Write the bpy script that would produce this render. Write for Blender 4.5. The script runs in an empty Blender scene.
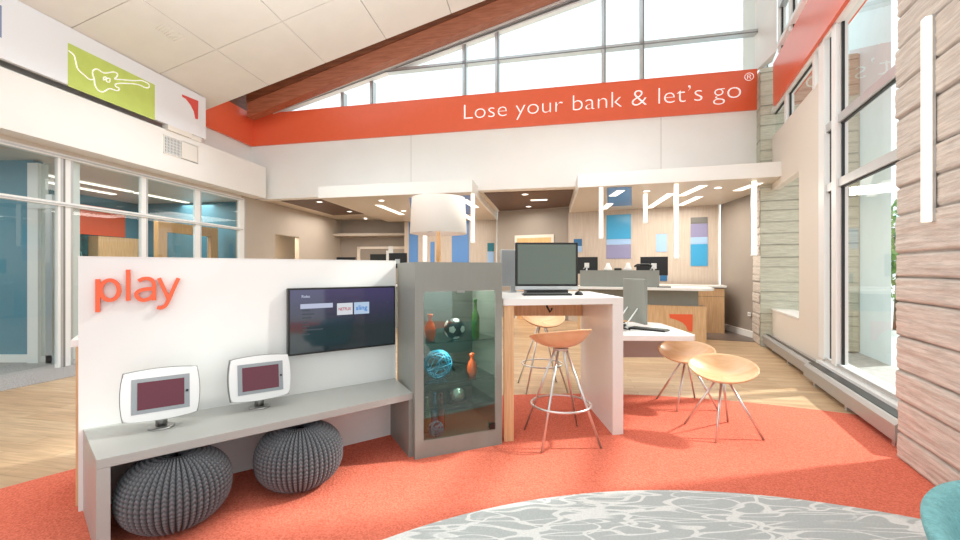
import bpy, bmesh, math, random
from mathutils import Vector, noise
random.seed(7)
PI = math.pi
F, H = 426.7, 1.33            # focal length in pixels, eye height in metres
COL = bpy.context.scene.collection

# ------------------------------------------------------------------ materials
def lin(h):
    h = h.lstrip('#')
    r = []
    for i in (0, 2, 4):
        c = int(h[i:i+2], 16) / 255
        r.append(c / 12.92 if c <= .04045 else ((c + .055) / 1.055) ** 2.4)
    return tuple(r) + (1,)
def newmat(name):
    m = bpy.data.materials.new(name); m.use_nodes = True
    nt = m.node_tree; nt.nodes.clear()
    out = nt.nodes.new('ShaderNodeOutputMaterial')
    return m, nt, out
def N(nt, t, **kw):
    n = nt.nodes.new(t)
    for k, v in kw.items():
        if k in n.inputs: n.inputs[k].default_value = v
        else: setattr(n, k, v)
    return n
def L(nt, a, b): nt.links.new(a, b)
def pbr(name, c, rough=.5, metal=0, var=0, scale=8, bump=0, bscale=60, stretch=(1,1,1), coat=0, c2=None, spec=.5, emit=0):
    m, nt, out = newmat(name)
    b = N(nt, 'ShaderNodeBsdfPrincipled'); L(nt, b.outputs[0], out.inputs[0])
    b.inputs['Base Color'].default_value = lin(c); b.inputs['Roughness'].default_value = rough
    b.inputs['Metallic'].default_value = metal; b.inputs['Coat Weight'].default_value = coat
    b.inputs['Specular IOR Level'].default_value = spec
    if emit:
        b.inputs['Emission Color'].default_value = lin(c); b.inputs['Emission Strength'].default_value = emit
    tc = N(nt, 'ShaderNodeTexCoord'); mp = N(nt, 'ShaderNodeMapping'); mp.inputs['Scale'].default_value = stretch
    L(nt, tc.outputs['Object'], mp.inputs['Vector'])
    if var or c2:
        n = N(nt, 'ShaderNodeTexNoise', Scale=scale, Detail=4.0); L(nt, mp.outputs[0], n.inputs['Vector'])
        mx = N(nt, 'ShaderNodeMix', data_type='RGBA')
        cr = N(nt, 'ShaderNodeValToRGB'); cr.color_ramp.elements[0].position = .35; cr.color_ramp.elements[1].position = .65
        L(nt, n.outputs['Fac'], cr.inputs[0]); L(nt, cr.outputs[0], mx.inputs[0])
        a = lin(c)
        mx.inputs[6].default_value = a
        mx.inputs[7].default_value = lin(c2) if c2 else tuple(x * (1 - var) for x in a[:3]) + (1,)
        L(nt, mx.outputs[2], b.inputs['Base Color'])
    if bump:
        n = N(nt, 'ShaderNodeTexNoise', Scale=bscale, Detail=3.0); L(nt, mp.outputs[0], n.inputs['Vector'])
        bp = N(nt, 'ShaderNodeBump', Strength=bump, Distance=.01); L(nt, n.outputs['Fac'], bp.inputs['Height'])
        L(nt, bp.outputs[0], b.inputs['Normal'])
    return m
def emis(name, c, s):
    m, nt, out = newmat(name)
    e = N(nt, 'ShaderNodeEmission', Strength=s); e.inputs[0].default_value = lin(c); L(nt, e.outputs[0], out.inputs[0])
    return m
def glassmat(name, tint='F4FAF8', refl=1.0, ior=1.5):
    m, nt, out = newmat(name)
    t = N(nt, 'ShaderNodeBsdfTransparent'); t.inputs[0].default_value = lin(tint)
    g = N(nt, 'ShaderNodeBsdfGlossy', Roughness=0.01)
    # thin pane: Schlick reflectance, the same from both sides
    ge = N(nt, 'ShaderNodeNewGeometry'); dp = N(nt, 'ShaderNodeVectorMath', operation='DOT_PRODUCT')
    L(nt, ge.outputs['Incoming'], dp.inputs[0]); L(nt, ge.outputs['Normal'], dp.inputs[1])
    ab = N(nt, 'ShaderNodeMath', operation='ABSOLUTE'); L(nt, dp.outputs['Value'], ab.inputs[0])
    om = N(nt, 'ShaderNodeMath', operation='SUBTRACT'); om.inputs[0].default_value = 1; L(nt, ab.outputs[0], om.inputs[1])
    pw_ = N(nt, 'ShaderNodeMath', operation='POWER'); L(nt, om.outputs[0], pw_.inputs[0]); pw_.inputs[1].default_value = 5
    r0 = ((ior - 1) / (ior + 1)) ** 2
    mm = N(nt, 'ShaderNodeMath', operation='MULTIPLY_ADD'); mm.inputs[1].default_value = (1 - r0) * min(1, refl); mm.inputs[2].default_value = r0 * 1.8 * refl
    L(nt, pw_.outputs[0], mm.inputs[0])
    mx = N(nt, 'ShaderNodeMixShader'); L(nt, mm.outputs[0], mx.inputs[0])
    L(nt, t.outputs[0], mx.inputs[1]); L(nt, g.outputs[0], mx.inputs[2]); L(nt, mx.outputs[0], out.inputs[0])
    return m
def woodmat(name, c, c2, rough=.45, scale=3, stretch=(1, 1, .08), coat=0, streak=14):
    m, nt, out = newmat(name)
    b = N(nt, 'ShaderNodeBsdfPrincipled', Roughness=rough); b.inputs['Coat Weight'].default_value = coat
    L(nt, b.outputs[0], out.inputs[0])
    tc = N(nt, 'ShaderNodeTexCoord'); mp = N(nt, 'ShaderNodeMapping'); mp.inputs['Scale'].default_value = stretch
    L(nt, tc.outputs['Object'], mp.inputs['Vector'])
    n = N(nt, 'ShaderNodeTexNoise', Scale=scale * streak, Detail=5.0, Distortion=.4); L(nt, mp.outputs[0], n.inputs['Vector'])
    cr = N(nt, 'ShaderNodeValToRGB'); e = cr.color_ramp.elements
    e[0].position = .3; e[0].color = lin(c2); e[1].position = .7; e[1].color = lin(c)
    L(nt, n.outputs['Fac'], cr.inputs[0]); L(nt, cr.outputs[0], b.inputs['Base Color'])
    return m
def floorwood():
    m, nt, out = newmat('floor planks')
    b = N(nt, 'ShaderNodeBsdfPrincipled', Roughness=.38); L(nt, b.outputs[0], out.inputs[0])
    tc = N(nt, 'ShaderNodeTexCoord'); mp = N(nt, 'ShaderNodeMapping'); mp.inputs['Rotation'].default_value = (0, 0, .2)
    L(nt, tc.outputs['Object'], mp.inputs['Vector'])
    br = N(nt, 'ShaderNodeTexBrick', Scale=1.0); br.offset = .37
    br.inputs['Mortar Size'].default_value = .002; br.inputs['Brick Width'].default_value = 1.2; br.inputs['Row Height'].default_value = .14
    br.inputs['Color1'].default_value = lin('DCBF9A'); br.inputs['Color2'].default_value = lin('CAA680'); br.inputs['Mortar'].default_value = lin('A88A68')
    br.inputs['Bias'].default_value = 0
    L(nt, mp.outputs[0], br.inputs['Vector'])
    mp2 = N(nt, 'ShaderNodeMapping'); mp2.inputs['Scale'].default_value = (.8, 9, 1); L(nt, mp.outputs[0], mp2.inputs['Vector'])
    n = N(nt, 'ShaderNodeTexNoise', Scale=3.0, Detail=6.0, Distortion=.6); L(nt, mp2.outputs[0], n.inputs['Vector'])
    cr = N(nt, 'ShaderNodeValToRGB'); e = cr.color_ramp.elements; e[0].position = .3; e[0].color = (.62, .58, .54, 1); e[1].position = .65; e[1].color = (1, 1, 1, 1)
    L(nt, n.outputs['Fac'], cr.inputs[0])
    mx = N(nt, 'ShaderNodeMix', data_type='RGBA', blend_type='MULTIPLY'); mx.inputs[0].default_value = .8
    L(nt, br.outputs['Color'], mx.inputs[6]); L(nt, cr.outputs[0], mx.inputs[7]); L(nt, mx.outputs[2], b.inputs['Base Color'])
    return m
def carpetmat(name, c, c2, c3=None):
    m, nt, out = newmat(name)
    b = N(nt, 'ShaderNodeBsdfPrincipled', Roughness=.95); b.inputs['Specular IOR Level'].default_value = .1
    L(nt, b.outputs[0], out.inputs[0])
    tc = N(nt, 'ShaderNodeTexCoord')
    v = N(nt, 'ShaderNodeTexVoronoi', Scale=75.0); L(nt, tc.outputs['Object'], v.inputs['Vector'])
    n = N(nt, 'ShaderNodeTexNoise', Scale=95.0, Detail=4.0, Roughness=.7); L(nt, tc.outputs['Object'], n.inputs['Vector'])
    cr = N(nt, 'ShaderNodeValToRGB'); e = cr.color_ramp.elements; e[0].position = .36; e[0].color = lin(c2); e[1].position = .58; e[1].color = lin(c)
    L(nt, n.outputs['Fac'], cr.inputs[0])
    L(nt, cr.outputs[0], b.inputs['Base Color'])
    bp = N(nt, 'ShaderNodeBump', Strength=.5, Distance=.008); L(nt, v.outputs['Distance'], bp.inputs['Height']); L(nt, bp.outputs[0], b.inputs['Normal'])
    return m
def scratchcarpet():
    # pale grey carpet woven with crossing light brush strokes
    m, nt, out = newmat('brushed grey carpet')
    b = N(nt, 'ShaderNodeBsdfPrincipled', Roughness=.95); b.inputs['Specular IOR Level'].default_value = .1
    L(nt, b.outputs[0], out.inputs[0])
    tc = N(nt, 'ShaderNodeTexCoord'); prev = None
    for k, (ang, sc, w) in enumerate([(.35, 3.0, .018), (1.15, 2.6, .02), (-.6, 3.2, .018), (2.0, 2.6, .02), (-1.2, 2.8, .018), (.75, 2.9, .02), (2.7, 3.1, .016)]):
        mp = N(nt, 'ShaderNodeMapping'); mp.inputs['Rotation'].default_value = (0, 0, ang); mp.inputs['Scale'].default_value = (.5, 2.0, 1)
        mp.inputs['Location'].default_value = (k * 3.7, k * 1.9, 0)
        L(nt, tc.outputs['Object'], mp.inputs['Vector'])
        n = N(nt, 'ShaderNodeTexNoise', Scale=sc * 1.05, Detail=1.0, Distortion=.2); L(nt, mp.outputs[0], n.inputs['Vector'])
        sb = N(nt, 'ShaderNodeMath', operation='SUBTRACT'); L(nt, n.outputs['Fac'], sb.inputs[0]); sb.inputs[1].default_value = .5
        ab = N(nt, 'ShaderNodeMath', operation='ABSOLUTE'); L(nt, sb.outputs[0], ab.inputs[0])
        mr = N(nt, 'ShaderNodeMapRange'); mr.inputs['From Min'].default_value = w * .5; mr.inputs['From Max'].default_value = w * .75; mr.inputs['To Min'].default_value = 1; mr.inputs['To Max'].default_value = 0
        L(nt, ab.outputs[0], mr.inputs['Value'])
        n2 = N(nt, 'ShaderNodeTexNoise', Scale=1.7, Detail=0.0); mp2 = N(nt, 'ShaderNodeMapping'); mp2.inputs['Location'].default_value = (k * 7.1, 3, k)
        L(nt, tc.outputs['Object'], mp2.inputs['Vector']); L(nt, mp2.outputs[0], n2.inputs['Vector'])
        mk = N(nt, 'ShaderNodeMapRange'); mk.inputs['From Min'].default_value = .42; mk.inputs['From Max'].default_value = .5; L(nt, n2.outputs['Fac'], mk.inputs['Value'])
        ml = N(nt, 'ShaderNodeMath', operation='MULTIPLY'); L(nt, mr.outputs[0], ml.inputs[0]); L(nt, mk.outputs[0], ml.inputs[1])
        if prev is None: prev = ml.outputs[0]
        else:
            mm = N(nt, 'ShaderNodeMath', operation='MAXIMUM'); L(nt, prev, mm.inputs[0]); L(nt, ml.outputs[0], mm.inputs[1]); prev = mm.outputs[0]
    f = N(nt, 'ShaderNodeTexNoise', Scale=90.0, Detail=2.0); L(nt, tc.outputs['Object'], f.inputs['Vector'])
    mf = N(nt, 'ShaderNodeMath', operation='MULTIPLY'); L(nt, prev, mf.inputs[0]); mf.inputs[1].default_value = .85
    mx = N(nt, 'ShaderNodeMix', data_type='RGBA'); mx.inputs[6].default_value = lin('C2C7C7'); mx.inputs[7].default_value = lin('F4F4F2')
    L(nt, mf.outputs[0], mx.inputs[0])
    mx3 = N(nt, 'ShaderNodeMix', data_type='RGBA', blend_type='MULTIPLY'); mx3.inputs[0].default_value = .3
    L(nt, mx.outputs[2], mx3.inputs[6]); L(nt, f.outputs['Fac'], mx3.inputs[7])
    L(nt, mx3.outputs[2], b.inputs['Base Color'])
    return m
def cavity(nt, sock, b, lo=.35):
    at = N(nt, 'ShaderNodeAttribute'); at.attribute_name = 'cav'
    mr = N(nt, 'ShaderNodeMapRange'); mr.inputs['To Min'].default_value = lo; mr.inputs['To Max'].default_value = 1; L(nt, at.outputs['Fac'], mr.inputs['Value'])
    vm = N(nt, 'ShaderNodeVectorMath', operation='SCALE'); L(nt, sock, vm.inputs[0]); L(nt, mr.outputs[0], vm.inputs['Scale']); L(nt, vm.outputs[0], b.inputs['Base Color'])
def stonemat(name, c, c2, sy=1):
    m, nt, out = newmat(name)
    b = N(nt, 'ShaderNodeBsdfPrincipled', Roughness=.85); L(nt, b.outputs[0], out.inputs[0])
    tc = N(nt, 'ShaderNodeTexCoord'); mp = N(nt, 'ShaderNodeMapping'); mp.inputs['Scale'].default_value = (1.3, 1.3, 20)
    L(nt, tc.outputs['Object'], mp.inputs['Vector'])
    n = N(nt, 'ShaderNodeTexNoise', Scale=4.0, Detail=8.0, Roughness=.65); L(nt, mp.outputs[0], n.inputs['Vector'])
    cr = N(nt, 'ShaderNodeValToRGB'); e = cr.color_ramp.elements; e[0].position = .33; e[0].color = lin(c2); e[1].position = .62; e[1].color = lin(c)
    L(nt, n.outputs['Fac'], cr.inputs[0]); cavity(nt, cr.outputs[0], b, .42)
    n2 = N(nt, 'ShaderNodeTexNoise', Scale=16.0, Detail=6.0); L(nt, mp.outputs[0], n2.inputs['Vector'])
    bp = N(nt, 'ShaderNodeBump', Strength=.35, Distance=.008); L(nt, n2.outputs['Fac'], bp.inputs['Height']); L(nt, bp.outputs[0], b.inputs['Normal'])
    return m

M = {}
M['wall'] = pbr('warm white paint', 'EDE7DE', .6, var=.03, scale=2)
M['wallpanel'] = pbr('white wall panel', 'F3F0EB', .45, var=.02, scale=2)
M['white'] = pbr('white laminate', 'F4F2EE', .3, var=.02, scale=3)
M['playwhite'] = pbr('white board', 'ECECE9', .35, var=.02, scale=3)
M['seam'] = pbr('panel seam', 'BDB5AA', .8)
M['ceil'] = pbr('ceiling board', 'EAE5DD', .8, var=.03, scale=3)
M['ceilgap'] = pbr('ceiling joint', 'A39A8E', .9)
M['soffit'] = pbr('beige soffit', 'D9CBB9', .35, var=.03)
M['beige'] = pbr('beige reveal', 'E6DCD0', .6)
M['greybeige'] = pbr('grey beige wall', 'B9ADA0', .6, var=.04, scale=2)
M['taupe'] = pbr('taupe wall', '9D9287', .6, var=.04, scale=2)
M['dkwood'] = woodmat('dark stained beam', '8A5030', '64341A', .5, 2, (.1, 1, 1))
M['ltbeam'] = woodmat('red brown beam face', 'B87050', '9A5638', .5, 2, (.1, 1, 1))
M['brownceil'] = woodmat('brown slatted ceiling', '6E4F3D', '4B3428', .5, 2, (.15, 1.5, 1))
M['orange'] = pbr('orange red paint', 'F06A45', .28, var=.02, spec=.5)
M['orangetext'] = pbr('orange acrylic', 'F2663D', .4)
M['text'] = pbr('white lettering', 'FFFFFF', .5, emit=.25)
M['floor'] = floorwood()
M['ocarpet'] = carpetmat('orange carpet', 'E68069', 'CA624C')
M['gcarpet'] = scratchcarpet()
M['lcarpet'] = carpetmat('light grey carpet', 'BDB9B8', '8E8A8A')
M['darkfloor'] = pbr('dark floor tile', '6F625B', .4, var=.1)
M['alu'] = pbr('brushed aluminium', 'C9CBCC', .35, .6, var=.04)
M['framewhite'] = pbr('white frame', 'F1F1EF', .35)
M['gasket'] = pbr('black gasket', '1E2222', .5)
M['glass'] = glassmat('clear glass')
M['shopglass'] = glassmat('partition glass', 'E9F0EF', 1.0)
M['cabglass'] = glassmat('display glass', 'D4E2DC', 1.1, 1.5)
M['shelfglass'] = glassmat('shelf glass', 'D5E8E2', 1.5)
M['stone'] = stonemat('board formed stone', 'E2D7CC', 'BFB4A9')
M['stonegrey'] = stonemat('grey green stone', 'DAD8C6', 'B9B6A2')  # column stone, lightened in colour in place of daylight on it
M['heater'] = pbr('grey enamel', 'A8A6A3', .4, .3)
M['greylam'] = pbr('grey laminate', '90938C', .42, var=.04, scale=5, stretch=(4, 4, .6))
M['greylam2'] = pbr('light grey laminate', 'B0B1AC', .35, var=.03)
M['darkgrey'] = pbr('dark grey interior', '5E615E', .6, var=.08)
M['counterwood'] = woodmat('pale oak veneer', 'E8C296', 'D2A676', .4, 4, (1, 1, .06))
M['beech'] = woodmat('beech seat', 'EBC196', 'DFAE7E', .35, 2, (.35, 1.6, .5), coat=.3, streak=8)
M['doorwood'] = woodmat('oak door frame', 'EDB982', 'DDA870', .4, 3)
M['feature'] = woodmat('bleached wood panel', 'CDBFB0', 'BFAF9F', .35, 1.5, (1.5, 1.5, .1))
M['chrome'] = pbr('chrome', 'DEDEDE', .28, .9)
M['steel'] = pbr('brushed steel', 'A9A9A7', .3, 1)
M['black'] = pbr('black plastic', '141414', .35)
M['blackgloss'] = pbr('black glass', '0B0C0F', .06, spec=.8)
M['pcscreen'] = pbr('screen glass', '4C5645', .05, spec=1.0)
M['burgundy'] = pbr('burgundy screen', '6E1E33', .12, emit=.35)
M['screengrey'] = pbr('tablet bezel', '8F9599', .4)
M['kioskwhite'] = pbr('white kiosk shell', 'DFE0DF', .3)
M['outline'] = pbr('grey edge', '858583', .5)
def knit():
    m, nt, out = newmat('charcoal knit')
    b = N(nt, 'ShaderNodeBsdfPrincipled', Roughness=.8); L(nt, b.outputs[0], out.inputs[0])
    rgb = N(nt, 'ShaderNodeRGB'); rgb.outputs[0].default_value = lin('74767A'); cavity(nt, rgb.outputs[0], b, .12); return m  # shade in the gaps between stitches painted into the knit colour
M['pouf'] = knit()
M['teal'] = pbr('teal felt', '82BEC2', .9, var=.2, scale=50, bump=.5, bscale=160)
M['vase'] = pbr('orange glaze', 'F0622E', .2, coat=.6)
M['greenglass'] = pbr('green bottle glass', '3F7A2B', .08, spec=.8)
M['blueglass'] = pbr('blue bottle glass', '4A84A8', .1, spec=.8)
M['redglass'] = pbr('red brown bottle glass', 'A04A35', .15, spec=.8)
M['paleglass'] = pbr('olive bottle glass', '7F9468', .15, spec=.8)
M['bluewire'] = pbr('blue wire', '3D9CC2', .4)
M['silver'] = pbr('silver foil', 'D9D3CE', .2, .8, bump=.6, bscale=20)
M['ballwhite'] = pbr('white leather', 'F2F2F2', .4)
M['shade'] = pbr('white lamp shade', 'F4ECE2', .8, emit=.08)
M['lime'] = pbr('lime print', 'C9DB6E', .5, var=.05)
M['signpanel'] = pbr('cool white panel', 'EEF0F4', .4)
M['redprint'] = pbr('red print', 'E0524A', .5)
M['blueprint'] = pbr('slate blue print', '7F93B4', .5)
M['b1'] = pbr('azure glass tile', '3C9CCB', .2); M['b2'] = pbr('lavender glass tile', '8E8BAE', .25)
M['b3'] = pbr('pale blue glass tile', '9FBFE4', .25); M['b4'] = pbr('navy glass tile', '2F6796', .2)
M['b5'] = pbr('periwinkle glass tile', '8497C4', .2); M['b6'] = pbr('cobalt glass tile', '5F8DC8', .2)
M['b7'] = pbr('grey glass tile', '74736E', .25); M['b8'] = pbr('teal glass tile', '1F6F7F', .2)
M['led'] = emis('warm led', 'FFF0DE', 1.9)
M['led2'] = emis('linear led', 'FFF3E2', 2.2)
M['spot'] = emis('downlight', 'FFF6EA', 4)
M['bluewall'] = pbr('teal blue paint', '5C92A6', .55, var=.03)
M['art'] = pbr('teal print', '17616A', .5, c2='0E3A40', scale=9)
M['artline'] = pbr('pale line', '8FC4C0', .5)
M['extwall'] = pbr('glowing pale blue cladding', 'CFE0E4', .7, var=.05, scale=3, emit=.38)  # glow added to brighten a wall face the sun does not reach
M['extground'] = pbr('pale concrete', 'C9CBC9', .9, var=.2, scale=10)
M['leaf'] = pbr('leaf green', '8FB060', .7, var=.4, scale=14)
M['bark'] = pbr('bark', '6B5744', .9)
M['greyvent'] = pbr('grey louvre', 'A9A6A2', .5)
M['paper'] = pbr('white paper', 'F4F4F0', .7)

# ------------------------------------------------------------------ mesh builder
class MB:
    def __init__(s): s.bm = bmesh.new(); s.mats = []
    def mi(s, m):
        if m is None: return 0
        if m not in s.mats: s.mats.append(m)
        return s.mats.index(m)
    def box(s, x0, x1, y0, y1, z0, z1, m=None, bev=0):
        vs = [s.bm.verts.new((x, y, z)) for z in (z0, z1) for y in (y0, y1) for x in (x0, x1)]
        fs = []
        for q in ((0, 2, 3, 1), (4, 5, 7, 6), (0, 1, 5, 4), (2, 6, 7, 3), (0, 4, 6, 2), (1, 3, 7, 5)):
            f = s.bm.faces.new([vs[i] for i in q]); f.material_index = s.mi(m); fs.append(f)
        if bev:
            es = {e for f in fs for e in f.edges}
            r = bmesh.ops.bevel(s.bm, geom=list(es), offset=bev, segments=3, profile=.6, affect='EDGES')
            for f in r['faces']: f.material_index = s.mi(m); f.smooth = True
        return s
    def quad(s, pts, m=None):
        f = s.bm.faces.new([s.bm.verts.new(p) for p in pts]); f.material_index = s.mi(m); return s
    def prism(s, poly, z0, z1, m=None, axis='z', bev=0):
        """extrude a 2D polygon; axis names the extrusion axis"""
        def P(a, b, c): return {'z': (a, b, c), 'y': (a, c, b), 'x': (c, a, b)}[axis]
        lo = [s.bm.verts.new(P(a, b, z0)) for a, b in poly]; hi = [s.bm.verts.new(P(a, b, z1)) for a, b in poly]
        n = len(poly); fs = [s.bm.faces.new(lo[::-1]), s.bm.faces.new(hi)]
        for i in range(n): fs.append(s.bm.faces.new((lo[i], lo[(i+1) % n], hi[(i+1) % n], hi[i])))
        for f in fs: f.material_index = s.mi(m)
        if bev:
            es = list({e for f in fs[:2] for e in f.edges})
            r = bmesh.ops.bevel(s.bm, geom=es, offset=bev, segments=3, profile=.5, affect='EDGES')
            for f in r['faces']: f.material_index = s.mi(m); f.smooth = True
        return s
    def tube(s, pts, r, m=None, seg=12, closed=False, r1=None):
        pts = [Vector(p) for p in pts]; n = len(pts); rings = []
        up = Vector((0, 0, 1))
        for i, p in enumerate(pts):
            if closed: t = pts[(i+1) % n] - pts[i-1]
            else: t = pts[min(i+1, n-1)] - pts[max(i-1, 0)]
            t.normalize()
            a = t.cross(up)
            if a.length < .05: a = t.cross(Vector((1, 0, 0)))
            a.normalize(); b = t.cross(a)
            rr = r if r1 is None else r + (r1 - r) * i / (n - 1)
            rings.append([s.bm.verts.new(p + a * rr * math.cos(2*PI*k/seg) + b * rr * math.sin(2*PI*k/seg)) for k in range(seg)])
        for i in range(n if closed else n - 1):
            A, B = rings[i], rings[(i+1) % n]
            for k in range(seg):
                f = s.bm.faces.new((A[k], A[(k+1) % seg], B[(k+1) % seg], B[k])); f.material_index = s.mi(m); f.smooth = True
        if not closed:
            for R in (rings[0], rings[-1]):
                f = s.bm.faces.new(R if R is rings[-1] else R[::-1]); f.material_index = s.mi(m)
        return s
    def lathe(s, prof, cx=0, cy=0, m=None, seg=32, cap=True):
        rings = []
        for r, z in prof:
            if r < 1e-5: rings.append([s.bm.verts.new((cx, cy, z))])
            else: rings.append([s.bm.verts.new((cx + r*math.cos(2*PI*k/seg), cy + r*math.sin(2*PI*k/seg), z)) for k in range(seg)])
        for A, B in zip(rings, rings[1:]):
            for k in range(seg):
                if len(A) == 1 and len(B) == 1: continue
                if len(A) == 1: vs = (A[0], B[k], B[(k+1) % seg])
                elif len(B) == 1: vs = (A[k], A[(k+1) % seg], B[0])
                else: vs = (A[k], A[(k+1) % seg], B[(k+1) % seg], B[k])
                f = s.bm.faces.new(vs); f.material_index = s.mi(m); f.smooth = True
        if cap:
            if len(rings[0]) > 1: s.bm.faces.new(rings[0][::-1]).material_index = s.mi(m)
            if len(rings[-1]) > 1: s.bm.faces.new(rings[-1]).material_index = s.mi(m)
        return s
    def grid(s, fn, nu, nv, m=None, wrap=False, smooth=True):
        V = [[s.bm.verts.new(fn(i / nu, j / nv)) for j in range(nv + 1)] for i in range(nu if wrap else nu + 1)]
        for i in range(nu):
            A = V[i]; B = V[(i+1) % len(V)]
            for j in range(nv):
                f = s.bm.faces.new((A[j], B[j], B[j+1], A[j+1])); f.material_index = s.mi(m); f.smooth = smooth
        return s
    def build(s, name, m=None, parent=None, loc=(0, 0, 0), rotz=0, merge=0, fixn=True):
        if merge: bmesh.ops.remove_doubles(s.bm, verts=s.bm.verts, dist=merge)
        if fixn: bmesh.ops.recalc_face_normals(s.bm, faces=s.bm.faces)
        me = bpy.data.meshes.new(name); s.bm.to_mesh(me); s.bm.free()
        if m is not None and not s.mats: me.materials.append(m)
        for q in s.mats: me.materials.append(q)
        o = bpy.data.objects.new(name, me); COL.objects.link(o)
        if parent: o.parent = parent
        o.location = loc; o.rotation_euler = (0, 0, rotz)
        return o

def tag(o, label=None, cat=None, group=None, kind=None):
    if label: o['label'] = label
    if cat: o['category'] = cat
    if group: o['group'] = group
    if kind: o['kind'] = kind
    return o
def thing(name, label, cat, loc=(0, 0, 0), rz=0, group=None):
    o = bpy.data.objects.new(name, None); COL.objects.link(o); o.empty_display_size = .1
    o.location = loc; o.rotation_euler = (0, 0, rz)
    return tag(o, label, cat, group)
def struct(o): o['kind'] = 'structure'; return o
def copy_tree(o, parent=None):
    c = o.copy(); COL.objects.link(c)
    if parent: c.parent = parent
    for ch in list(o.children): copy_tree(ch, c)
    return c

class Fr:
    """a vertical reference plane: origin on the floor, local x along it, local y along its left normal"""
    def __init__(s, ox, oy, rz): s.o = (ox, oy, 0); s.rz = rz; s.c = math.cos(rz); s.s = math.sin(rz)
    def w(s, x, y, z=0): return (s.o[0] + x*s.c - y*s.s, s.o[1] + x*s.s + y*s.c, z)
    def loc(s, X, Y): dx, dy = X - s.o[0], Y - s.o[1]; return (dx*s.c + dy*s.s, -dx*s.s + dy*s.c)
    def hit(s, px, py, yo=0):
        """where a measured sight line of the photograph meets the plane y=yo: local (x, z)"""
        dx, dy, dz = (px - 480) / F, 1, (270 - py) / F
        lx0, ly0 = s.loc(0, 0); lx = dx*s.c + dy*s.s; ly = -dx*s.s + dy*s.c
        t = (yo - ly0) / ly
        return (lx0 + t*lx, H + t*dz)
def onz(px, py, z):
    t = (z - H) / ((270 - py) / F); return ((px - 480) / F * t, t)

def text(body, size, m, name, parent=None, loc=(0,0,0), rot=(PI/2,0,0), extrude=.004, offset=0, width=None, height=None, bevel=0, space=1):
    cu = bpy.data.curves.new(name, 'FONT'); cu.body = body; cu.size = size; cu.extrude = extrude; cu.offset = offset; cu.bevel_depth = bevel; cu.space_character = space
    cu.resolution_u = 4
    t = bpy.data.objects.new(name, cu); COL.objects.link(t)
    bpy.context.view_layer.update()
    dg = bpy.context.evaluated_depsgraph_get()
    me = bpy.data.meshes.new_from_object(t.evaluated_get(dg)); bpy.data.objects.remove(t)
    xs = [v.co.x for v in me.vertices]; x0, x1 = min(xs), max(xs)
    sx = width / (x1 - x0) if width else 1
    for v in me.vertices: v.co.x = (v.co.x - x0) * sx
    if height:
        ys = [v.co.y for v in me.vertices]; k = height / (max(ys) - min(ys)); y0 = min(ys)
        for v in me.vertices: v.co.y = v.co.y * k
    me.materials.clear(); me.materials.append(m)
    o = bpy.data.objects.new(name, me); COL.objects.link(o)
    if parent: o.parent = parent
    o.location = loc; o.rotation_euler = rot
    return o

# reference planes of the room
BW = Fr(5.05, 7.70, math.atan2(-.221, 1))           # back wall, x to the right, +y behind
LW = Fr(-6.47, 0, math.atan2(.9918, .1279))          # left shopfront plane, x into the depth, +y outwards
RW = Fr(3.26, 3.01, math.atan2(.9214, .3887))        # right window plane, x into the depth, +y into the room
TW = Fr(4.10, 7.77, math.atan2(-.3887, .9214))       # teller desk front
PW = Fr(-2.20, 2.336, math.atan2(.594, .804))        # play wall front face, x to the right, +y behind
bwx = lambda X: (X - 5.05) / .9765
rs = lambda Y: (Y - 3.01) / .9214
ls = lambda Y: Y / .9918

# ------------------------------------------------------------------ floors
struct(MB().prism([(-12, -4), (RW.w(rs(-4), 0)[0], -4), RW.w(rs(8.2), -.05)[:2], (7, 9.5), (7, 17), (-12, 17)], -.1, 0).build('floor', M['floor']))
def disc(name, cx, cy, R, z, m, clip=None, th=.006):
    b = MB(); b.prism([(cx + R*math.cos(2*PI*k/160), cy + R*math.sin(2*PI*k/160)) for k in range(160)], .0005, z)
    return b.build(name, m)
o = disc('floor_carpet_ring', 1.0, -.26, 4.83, .006, M['ocarpet']); struct(o)
o = disc('floor_carpet_circle', 1.08, -.25, 2.81, .010, M['gcarpet']); struct(o)
struct(MB().prism([(-12, -4), (-5.25, 2.6), (-5.3, 4.0), (-5.24, 4.7), (-5.09, 5.3), (-4.6, 6.2), (-4.4, 8.0), (-4.6, 10), (-4.9, 13), (-12, 13)], .0005, .008).build('floor_carpet_left', M['lcarpet']))
struct(MB().prism([(2.4, 12), (2.9, 8.9), (4.3, 8.2), (5.4, 7.7), (6.5, 8), (6, 12)], .0005, .006).build('floor_teller', M['darkfloor']))

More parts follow.
